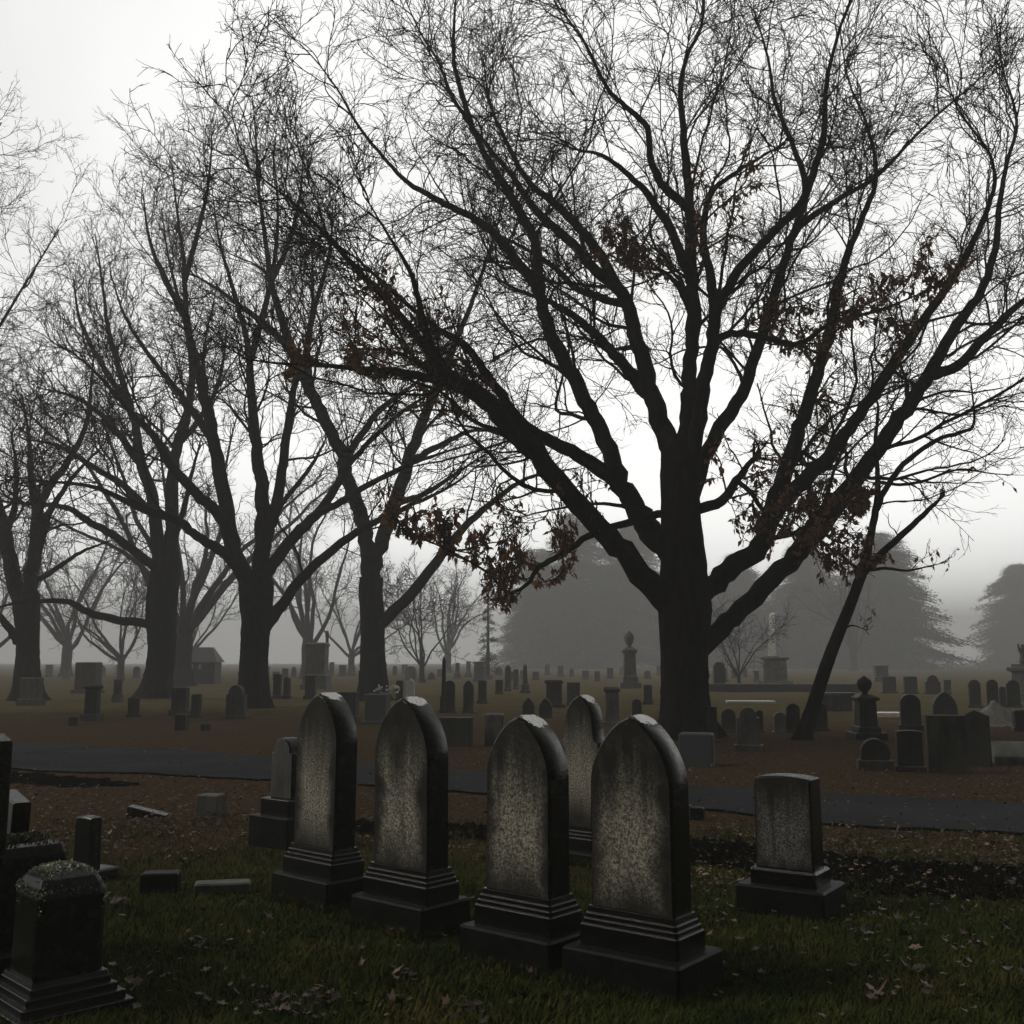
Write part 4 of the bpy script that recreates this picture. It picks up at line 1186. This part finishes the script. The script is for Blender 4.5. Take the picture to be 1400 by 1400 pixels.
rows = [
    ('block', 20, 55, 925, 964, -12, SG, 'stocky grey block in front of the squat tree trunk at left edge', .25, .6),
    ('block', 95, 135, 905, 948, -8, SG, 'big pale grey square block, largest monument left of the low-limbed tree', .12, .6),
    ('cornice', 108, 136, 934, 985, -10, SD, 'dark upright stone standing before the big pale square block', .2, .6),
    ('block', 92, 105, 977, 991, 5, SD, 'tiny dark marker at the foot of the big pale square block', 0, .6),
    ('flat', 152, 166, 928, 960, -8, SG, 'narrow grey stone on a broad base left of the low-limbed trunk', .35, .5),
    ('seg', 171, 190, 953, 980, -10, SD, 'short dark stone just left of the low-limbed trunk foot', .15, .5),
    ('block', 229, 258, 939, 978, -12, SG, 'grey blocky stone right of the low-limbed trunk foot', .2, .5),
    ('flat', 258, 275, 948, 980, -12, SD, 'dark narrow stone touching the grey blocky stone on its right', .1, .6),
    ('block', 238, 254, 974, 997, -5, SD, 'small dark post stone before the grey blocky stone', 0, .8),
    ('block', 273, 287, 987, 998, 8, SD, 'knee-low dark marker in brown leaves left of the vase-shaped tree', 0, .7),
    ('shoulder', 303, 339, 934, 981, -14, SG, 'wide shouldered stone at the left foot of the vase-shaped trunk', .12, .35),
    ('monument', 411, 450, 878, 916, -6, SG, 'massive tall block monument in fog between the vase and forked trees', .12, .8, 64),
    ('column', 441, 450, 862, 914, 0, SG, 'slim pale column in fog touching the massive block monument', .1, 1, 70),
    ('flat', 414, 433, 923, 956, -10, SD, 'upright dark stone directly below the massive block monument', .15, .5),
    ('seg', 371, 385, 921, 955, -10, SD, 'dark stone right of the vase-shaped trunk, left one of the pair', .15, .5),
    ('arch', 385, 398, 925, 955, -10, SD, 'round dark stone right of the vase-shaped trunk, right one of the pair', .15, .5),
    ('block', 457, 492, 945, 987, -16, SD, 'dark wide block left of the blue-grey block under the forked tree', .2, .5),
    ('block', 493, 535, 949, 991, -14, SB, 'blue-grey block with white flowers on top under the forked tree', .12, .6),
    ('seg', 540, 552, 930, 958, -8, SD, 'small dark stone right of the forked trunk, behind the flowers', .15, .5),
    ('point', 554, 568, 927, 962, -10, SP, 'pale pointed stone right of the forked trunk', .12, .5),
    ('arch', 552, 571, 910, 930, -8, SG, 'round grey stone far behind the pale pointed stone', .1, .5),
    ('obelisk', 600, 612, 896, 974, 0, SD, 'slender dark obelisk, tallest among the distant stones', .06, 1),
    ('arch', 605, 624, 929, 974, -8, SD, 'broad round-topped dark stone beside the slender obelisk', .08, .4),
    ('gothic', 631, 650, 929, 974, -10, SG, 'pointed grey-edged stone right of the slender obelisk', .08, .45),
    ('column', 619, 631, 906, 928, 0, SG, 'left one of two round-topped columns above the obelisk stones', .1, 1),
    ('column', 634, 646, 904, 926, 0, SG, 'right one of two round-topped columns above the obelisk stones', .1, 1),
    ('block', 646, 665, 904, 932, -8, SG, 'pale square stone right of the two round-topped columns', .15, .6),
    ('seg', 652, 667, 930, 962, -12, SD, 'dark low-curved stone right of the pointed grey-edged stone', .12, .5),
    ('flat', 676, 689, 930, 950, -6, SD, 'tiny greenish stone alone on the grass before the evergreens', .12, .5),
    ('gothic', 689, 700, 909, 945, -6, SG, 'left one of two thin stones in fog before the middle evergreen', .12, .5),
    ('seg', 701, 710, 914, 942, -6, SG, 'right one of two thin stones in fog before the middle evergreen', .12, .5),
    ('obelisk', 711, 725, 908, 948, 0, SG, 'stubby obelisk in fog before the middle evergreen', .1, 1),
    ('cornice', 742, 774, 928, 966, -8, SD, 'wide dark stone behind the pair of pointed stones', .12, .4),
    ('flat', 773, 796, 931, 963, -8, SG, 'square grey stone with a light top edge right of the wide dark stone', .12, .4),
    ('point', 712, 734, 953, 982, -10, SD, 'left one of two pointed dark stones above the third arched headstone', .12, .4),
    ('point', 735, 758, 954, 982, -10, SD, 'right one of two pointed dark stones above the third arched headstone', .12, .4),
    ('cornice', 824, 852, 939, 992, -14, SG, 'tall capped tablet just behind the curved-shoulder headstone', .1, .4),
    ('arch', 863, 880, 957, 984, -10, SD, 'round dark stone left of the huge trunk', .12, .45),
    ('seg', 879, 894, 936, 963, -8, SD, 'dark stone in fog close left of the huge trunk', .15, .5),
    ('slab', 600, 646, 979, 1020, -14, SD, 'low wide dark slab stone beside the drive, left of the green-grey block', .0, .4),
    ('block', 662, 690, 975, 1019, -12, SG, 'green-grey square block beside the drive above the third arched headstone', 0, .6),
    ('urn', 848, 877, 862, 924, 0, SG, 'faint tall urn monument in fog left of the huge trunk', .1, 1, 66),
    ('block', 930, 981, 998, 1045, -18, SB, 'blue-grey squared block leaning against the foot of the huge trunk', 0, .55),
    ('flat', 967, 984, 964, 1014, -10, SD, 'narrow dark stone behind the blue-grey block at the huge trunk', .1, .5),
    ('arch', 985, 1010, 968, 1001, -12, SD, 'round dark stone right of the huge trunk, second from it', .12, .4),
    ('shoulder', 1005, 1046, 966, 1026, -12, SG, 'grey shouldered stone on a wide base, middle of the stones right of the huge trunk', .14, .4),
    ('arch', 1033, 1046, 969, 1000, -12, SD, 'dark stone tucked behind the grey shouldered stone', .12, .4),
    ('arch', 1057, 1078, 972, 1001, -10, SG, 'little round stone left of the leaning trunk foot', .1, .4),
    ('arch', 1074, 1098, 960, 1001, -10, SD, 'larger round stone touching the leaning trunk on its left', .1, .4),
    ('arch', 1110, 1136, 961, 1000, -10, SD, 'round-topped dark stone touching the leaning trunk on its right', .1, .4),
    ('table', 1124, 1169, 947, 973, -6, SG, 'long table tomb behind the leaning trunk', .0, .5),
    ('urn', 1171, 1214, 922, 1011, 0, SD, 'dark pedestal topped by a round urn, right of the leaning tree', .12, 1),
    ('arch', 1231, 1266, 947, 998, -12, SD, 'tall round-topped stone between the urn pedestal and the big slab', .18, .45),
    ('gothic', 1278, 1311, 945, 980, -12, SD, 'pointed round stone rising behind the big slab', .0, .4),
    ('slab', 1272, 1326, 977, 1058, -10, SD, 'big plain dark slab standing at the drive, largest stone on the right', 0, .25),
    ('gable', 1322, 1358, 969, 1047, -30, SD, 'dark gabled slab close behind the big slab on its right', 0, .35),
    ('seg', 1226, 1271, 998, 1056, -12, SD, 'square dark stone on a stepped base left of the big slab', .16, .5),
    ('arch', 1176, 1226, 1010, 1054, -12, SD, 'small curved stone on a wide kerbed base beside the drive', .34, .5),
    ('arch', 1325, 1345, 928, 967, -10, SD, 'leftmost of three round stones near the right edge', .1, .4),
    ('arch', 1350, 1369, 928, 967, -10, SD, 'middle of three round stones near the right edge', .1, .4),
    ('arch', 1377, 1399, 928, 966, -10, SD, 'rightmost of three round stones near the right edge', .1, .4),
    ('arch', 1367, 1378, 937, 966, -10, SD, 'short stone wedged between the round stones near the right edge', .1, .5),
    ('seg', 1206, 1229, 925, 948, -8, SD, 'far dark stone right behind the urn pedestal', .1, .4),
    ('seg', 1236, 1258, 925, 949, -8, SD, 'far square-shouldered stone behind the tall round-topped stone', .1, .4),
    ('shoulder', 1265, 1290, 924, 950, -8, SD, 'far shouldered stone above the pointed round stone', .1, .4),
    ('flat', 1291, 1303, 930, 950, -8, SG, 'far pale narrow stone right of the far shouldered stone', .1, .5),
    ('monument', 1195, 1219, 910, 928, -4, SG, 'faint grey box tomb far off above the urn pedestal', .1, .6, 88),
    ('block', 1388, 1412, 970, 1000, -10, SD, 'dark square stone cut by the right edge below the round stones', .2, .8),
    ('arch', 975, 994, 905, 940, 0, SD, 'dark arched stone in fog just right of the huge trunk', .1, .6, 60),
    ('flat', 505, 520, 917, 932, 0, SG, 'small far stone hidden behind the forked trunk', .1, .5, 80),
]
for r_ in rows:
    stone(*r_[:8], base=r_[8], tr=r_[9], dist=(r_[10] if len(r_) > 10 else None))
# rows lost in the fog: a few pixels each
gf = 'tiny gravestones lost in the fog'
kinds = ['arch', 'flat', 'seg', 'block', 'gothic', 'cornice']
k = 0
rr_ = random.Random(5)
for x in list(range(358, 490, 13)) + list(range(536, 600, 12)) + list(range(676, 900, 17)) + list(range(985, 1060, 15)) + list(range(60, 230, 24)):
    k += 1
    yb = rr_.uniform(922, 932)
    wq = rr_.uniform(7, 12)
    stone(kinds[k % 6], x, x + wq, yb - rr_.uniform(11, 19), yb, rr_.uniform(-12, 4), SG if k % 3 else SD, 'one of the tiny gravestones lost in the fog at the far end', .15, .5, grp=gf)

# white broken obelisk monument in fog
c = at(1060, 920, 72)
root = empty('obelisk', (c[0], 72, 0), R(-42), 'white blunt-topped obelisk glowing in fog between huge tree and leaning tree', 'obelisk')
zt = at(1060, 838, 72)[2]; zb = at(1060, 897, 72)[2]
bm_obj('shaft', loft_rect([(zb - .02, .34, .34), (zt - .35, .22, .22), (zt - .1, .20, .20), (zt, .10, .12)], .02), M['stone_pale'], root)
bm_obj('pedestal', loft_rect([(-.1, .85, .85), (.35, .85, .85), (.38, .6, .6), (zb - .3, .56, .56), (zb - .2, .72, .72), (zb - .1, .72, .72), (zb, .45, .45)], .02), M['stone_grey'], root)

# statue on a pedestal at the right edge
Ys = 46.0
c = at(1401, 930, Ys)
root = empty('statue', (c[0], Ys, 0), R(20), 'draped stone figure on a pedestal at the right edge of the picture', 'statue')
zb = at(1400, 908, Ys)[2]; zt = at(1400, 880, Ys)[2]
bm_obj('pedestal', loft_rect([(-.1, .46, .46), (.3, .46, .46), (.35, .38, .38), (zb - .35, .36, .36), (zb - .28, .5, .5), (zb - .15, .5, .5), (zb - .1, .36, .36), (zb, .36, .36)], .02), M['stone_grey'], root)
H = zt - zb
bmv = bmesh.new()
pts_ = [(0, 0, 0, .27), (0, 0, .22, .2), (.0, 0, .48, .15), (0, .0, .60, .19), (0, 0, .76, .21), (0, 0, .84, .07), (0, 0, .88, .085), (0, 0, .95, .105), (0, 0, 1.0, .06),
        (-.2, 0, .75, .075), (-.30, -.05, .86, .06), (-.34, -.06, 1.02, .045), (.2, 0, .74, .075), (.24, -.08, .56, .06), (.12, -.18, .50, .045)]
vs = [bmv.verts.new((x * H, y * H, z * H)) for x, y, z, r in pts_]
for a, b in ((0, 1), (1, 2), (2, 3), (3, 4), (4, 5), (5, 6), (6, 7), (7, 8), (4, 9), (9, 10), (10, 11), (4, 12), (12, 13), (13, 14)):
    bmv.edges.new((vs[a], vs[b]))
me = bpy.data.meshes.new('figure'); bmv.to_mesh(me); bmv.free()
fo = bpy.data.objects.new('figure', me); link(fo, root); fo.location = (0, 0, zb - .02)
sk = fo.modifiers.new('skin', 'SKIN'); ss = fo.modifiers.new('sub', 'SUBSURF'); ss.levels = 1; ss.render_levels = 2
for v, p_ in zip(me.skin_vertices[0].data, pts_):
    v.radius = (p_[3] * H, p_[3] * H * .85)
me.skin_vertices[0].data[0].use_root = True
me.materials.append(M['stone_grey'])

# pale earth mound on the right
c = gp(1372, 990)
bm = bmesh.new()
bmesh.ops.create_grid(bm, x_segments=24, y_segments=24, size=1.0)
for v in bm.verts:
    r = math.hypot(v.co.x, v.co.y)
    v.co.z = max(0, 1 - r) ** 1.1 * .66 * (1 + .15 * math.sin(7 * v.co.x + 3 * v.co.y)) - .06 + .03 * random.uniform(-1, 1)
    v.co.x *= .85; v.co.y *= .85
o = bm_obj('earth_mound', bm, M['sand'], smooth=True)
o.location = (c[0], c[1] + .6, 0)
tag(o, 'pale cone of dug earth below the round stones near the right edge', 'mound')
# sloping pale slab at right edge
c = gp(1392, 1046)
root = empty('grave_slab', (c[0] + .1, c[1] + .25, .0), R(-20), 'pale sloping ledger slab at the right edge beside the drive', 'grave slab')
bm = loft_rect([(-.1, .36, .25), (.10, .36, .25), (.115, .34, .23)], .01)
for v in bm.verts:
    if v.co.z > 0: v.co.z += .12 * (v.co.y / .25 + 1)
bm_obj('slab', bm, M['stone_grey'], root)
for (px, py, wd, dp, lab) in ((1026, 962, 1.9, 1.0, 'white flat slab on the grass right of the huge trunk'), (1224, 979, 1.2, .7, 'pale flat slab on the grass between urn pedestal and tall round-topped stone')):
    c = gp(px, py)
    root = empty('grave_slab', (c[0], c[1], 0), R(-8), lab, 'grave slab')
    bm_obj('slab', loft_rect([(-.1, wd / 2, dp / 2), (.10, wd / 2, dp / 2), (.115, wd / 2 - .015, dp / 2 - .015)], .01), M['stone_pale'], root)
# long low wall across the right
a_, b_ = gp(965, 946), gp(1182, 946)
root = empty('low_wall', ((a_[0] + b_[0]) / 2, a_[1], 0), 0, 'long low dark stone wall crossing behind the leaning tree', 'wall')
bm_obj('wall', loft_rect([(-.2, (b_[0] - a_[0]) / 2, .25), (.34, (b_[0] - a_[0]) / 2, .25)], .02), M['stone_dark'], root)
bm_obj('coping', loft_rect([(.335, (b_[0] - a_[0]) / 2 + .05, .32), (.43, (b_[0] - a_[0]) / 2 + .05, .32), (.45, (b_[0] - a_[0]) / 2, .28)], .02), M['stone_dark'], root)
# mausoleum
Ym = 82.0
c = at(268, 920, Ym)
root = empty('mausoleum', (c[0], Ym, 0), R(6), 'dark little mausoleum with two pale window slits, between the two left trunks', 'mausoleum')
hw = 46 / F * Ym / 2 * 1.25
ze = at(268, 905, Ym)[2]; zr = at(268, 885, Ym)[2]
bm_obj('wall', loft_rect([(-.2, hw, 1.6), (ze, hw, 1.6)], .02), M['stone_dark'], root)
bm = bmesh.new()
v = [bm.verts.new(q) for q in ((-hw - .2, -1.9, ze - .02), (hw + .2, -1.9, ze - .02), (hw + .2, 1.9, ze - .02), (-hw - .2, 1.9, ze - .02), (-hw * .55, -.3, zr), (hw * .75, -.3, zr), (hw * .75, .3, zr), (-hw * .55, .3, zr))]
for q in ((0, 1, 5, 4), (1, 2, 6, 5), (2, 3, 7, 6), (3, 0, 4, 7), (4, 5, 6, 7), (3, 2, 1, 0)):
    bm.faces.new([v[i] for i in q])
bm_obj('roof', bm, M['roof'], root)
for x_ in (-.05, .55):
    f_ = loft_rect([(ze - .55, .12, .02), (ze - .18, .12, .02)], .005)
    o = bm_obj('window', f_, M['window'], root); o.location = (x_, -1.61, 0)
o = bm_obj('door', loft_rect([(-.1, .45, .03), (ze * .68, .45, .03)], .01), M['roof'], root); o.location = (-hw * .55, -1.61, 0)
# flowers on the blue-grey block
c = gp(514, 991)
zf = at(514, 949, c[1])[2]
root = empty('flower_bunch', (c[0] + .25, c[1] + .35, zf), 0, 'bunch of white flowers lying on the blue-grey block under the forked tree', 'flowers')
C = np.stack([rng.uniform(-.35, .35, 60), rng.uniform(-.12, .12, 60), rng.uniform(.02, .17, 60)], -1)
C = C[(np.abs(C[:, 0] + .12) > .05)]
V, T = leaves_np(C, .11, hang=-.2, wide=.9)
mesh_np('petals', V, T, M['flower'], root, smooth=False)
V, T = leaves_np(C[:30] * np.array([1, 1, .5]), .12, hang=-.1, wide=.25)
mesh_np('stems', V, T, M['needle'], root, smooth=False)

# ------------------------------------------------------------------ grass, fallen leaves
def grass():
    n = 270000
    py = rng.uniform(1120, 1440, n) ** 1.0
    px = rng.uniform(-420, 2000, n)
    # screen-even sampling keeps the near lawn dense; thin where the litter lies
    t = CH / (np.cos(TH) * 0 + 1)
    y = (700 - py) / F
    dx = (px - 700) / F; dy = math.cos(TH) - y * math.sin(TH); dz = math.sin(TH) + y * math.cos(TH)
    tt = CH / -dz
    X, Y = dx * tt, dy * tt
    pat = np.sin(1.7 * X + .9 * np.sin(1.3 * Y)) * np.cos(1.9 * Y + .8 * np.sin(1.1 * X)) + .5 * np.sin(4.1 * X - 2.3 * Y)
    keep = (rng.uniform(-.9, 1.2, n) > pat * .55 - .25) & (Y < 12.5 - 2.2 * rng.uniform(0, 1, n) ** 2)
    X, Y = X[keep], Y[keep]
    n = len(X)
    Z = gz(X, Y) - .004
    h = rng.uniform(.018, .05, n) * (1 + .5 * np.maximum(0, np.sin(2.3 * X) * np.sin(2.9 * Y)))
    az = rng.uniform(0, 2 * np.pi, n)
    ln = rng.uniform(.3, 1.3, n)
    wd = rng.uniform(.0022, .0045, n)
    c, s = np.cos(az), np.sin(az)
    # longer uncut tufts against the stone bases
    for (bx, by, hw, hd, rz) in FEET:
        m = 1500
        s_ = rng.uniform(-1, 1, m); side = rng.integers(0, 2, m)
        lx = np.where(side == 0, s_ * hw, hw + rng.uniform(.0, .05, m)); ly = np.where(side == 0, -hd - rng.uniform(.0, .05, m), s_ * hd)
        x_, y_ = bx + lx * math.cos(rz) - ly * math.sin(rz), by + lx * math.sin(rz) + ly * math.cos(rz)
        X = np.concatenate([X, x_]); Y = np.concatenate([Y, y_]); Z = np.concatenate([Z, gz(x_, y_) - .004])
        h = np.concatenate([h, rng.uniform(.03, .085, m) * (.5 + .5 * np.abs(np.sin(9 * s_)))]); az = np.concatenate([az, rng.uniform(0, 6.28, m)])
        ln = np.concatenate([ln, rng.uniform(.2, .9, m)]); wd = np.concatenate([wd, rng.uniform(.0022, .004, m)])
    n = len(X)
    c, s = np.cos(az), np.sin(az)
    B = np.stack([X, Y, Z], -1)
    sd = np.stack([-s, c, np.zeros(n)], -1) * wd[:, None]
    mid = B + np.stack([c * h * ln * .35, s * h * ln * .35, h * .62], -1)
    tip = B + np.stack([c * h * ln, s * h * ln, h], -1)
    V = np.stack([B - sd, B + sd, mid + sd * .7, mid - sd * .7, tip], 1).reshape(-1, 3)
    k = np.arange(n)[:, None] * 5
    tag(mesh_np('grass', V, [k + np.array([[0, 1, 2, 3]]), k + np.array([[3, 2, 4]])], M['grass']), 'short dark green lawn grass around the front headstones', 'grass', kind='stuff')
grass()
def fallen():
    def place(px, py):
        y = (700 - py) / F
        dx = (px - 700) / F; dy = math.cos(TH) - y * math.sin(TH); dz = math.sin(TH) + y * math.cos(TH)
        tt = CH / -dz
        return dx * tt, dy * tt
    sets = []
    # leaf-strewn belt on both sides of the drive
    px, py = rng.uniform(-500, 2100, 9000), 1020 + 165 * rng.beta(1.6, 1.7, 9000)
    sets.append((px, py, .085))
    px, py = rng.uniform(900, 2100, 2800), rng.normal(1188, 30, 2800)
    sets.append((px, py, .09))
    # clusters in the lawn
    cl = [(395, 1385, 40, 9, 44), (270, 1297, 6, 5, 8), (440, 1372, 22, 8, 26), (1235, 1330, 90, 45, 40), (1180, 1280, 60, 22, 34), (1190, 1370, 12, 6, 8), (640, 1385, 30, 8, 16), (215, 1345, 60, 30, 36),
          (155, 1235, 10, 8, 18), (985, 1262, 14, 10, 16), (1350, 1290, 60, 40, 40), (330, 1100, 70, 14, 60), (560, 1300, 260, 60, 40), (180, 1120, 120, 30, 80), (700, 1340, 250, 40, 26)]
    for a, b, sa, sb, m in cl:
        sets.append((rng.normal(a, sa, m), rng.normal(b, sb, m), .10))
    sets.append((rng.uniform(120, 1600, 130), rng.uniform(1205, 1410, 130), .115))
    for a, b in ((400, 1385), (445, 1375), (270, 1298), (1190, 1372), (1180, 1282), (1235, 1295), (650, 1388), (152, 1240), (1260, 1330), (560, 1340)):
        sets.append((rng.normal(a, 9, 5), rng.normal(b, 4, 5), .13))
    C, S = [], []
    for px, py, s in sets:
        py = np.clip(py, 960, 1430)
        X, Y = place(px, py)
        C.append(np.stack([X, Y, gz(X, Y) + .024 + rng.uniform(0, .025, len(X))], -1)); S.append(np.full(len(X), s))
    C = np.concatenate(C); S = np.concatenate(S)
    def mid(pl, x):
        q = np.array([gp(*p_)[:2] for p_ in pl])
        return np.interp(x, q[:, 0], q[:, 1])
    # few leaves stay on the swept drive or in the black ditch
    on = ((C[:, 1] < mid([(-300, 1001), (0, 1016), (350, 1036), (600, 1050), (960, 1078), (1150, 1088), (1400, 1102), (1700, 1116)], C[:, 0])) &
          (C[:, 1] > mid([(-300, 1036), (0, 1054), (350, 1066), (600, 1082), (960, 1108), (1150, 1130), (1400, 1144), (1700, 1162)], C[:, 0])))
    dit = ((C[:, 1] < mid([(-300, 1040), (0, 1058), (120, 1064), (320, 1098), (500, 1122), (650, 1130), (960, 1148), (1200, 1178), (1400, 1188), (1700, 1200)], C[:, 0]) + .1) &
           (C[:, 1] > mid([(-300, 1050), (0, 1072), (120, 1076), (320, 1102), (500, 1142), (650, 1148), (960, 1182), (1200, 1226), (1400, 1232), (1700, 1245)], C[:, 0]) - .1))
    u_ = rng.uniform(0, 1, len(C))
    ok = ~((on & (u_ > .28)) | (dit & (u_ > .35)))
    C, S = C[ok], S[ok]
    n = len(C)
    # lobed, curled leaves lying roughly flat
    az = rng.uniform(0, 2 * np.pi, n)
    tilt = rng.normal(0, .33, (n, 2))
    ang = np.linspace(0, 2 * np.pi, 11)[:-1]
    rad = np.array([1.0, .45, .8, .38, .62, .30, .62, .38, .8, .45])
    L = S * (.22 + .6 * rng.beta(1.3, 2.6, n))
    A = az[:, None] + ang[None]
    rr = rad[None] * (1 + rng.normal(0, .14, (n, 10))) * L[:, None] * .6
    dx, dy = np.cos(A) * rr, np.sin(A) * rr
    dz = dx * tilt[:, :1] + dy * tilt[:, 1:] + (rng.uniform(-.2, .65, n) / np.maximum(L, .01))[:, None] * rr ** 2 * 1.6
    ring = C[:, None, :] + np.stack([dx, dy, dz], -1)
    V = np.concatenate([C[:, None, :], ring], 1).reshape(-1, 3)
    k = np.arange(n)[:, None] * 11
    T = np.concatenate([k + np.array([[0, 1 + i, 1 + (i + 1) % 10]]) for i in range(10)])
    tag(mesh_np('fallen_leaves', V, T, M['litter_leaf'], smooth=False), 'wet brown fallen leaves scattered over lawn, drive and ditch', 'leaves', kind='stuff')
fallen()
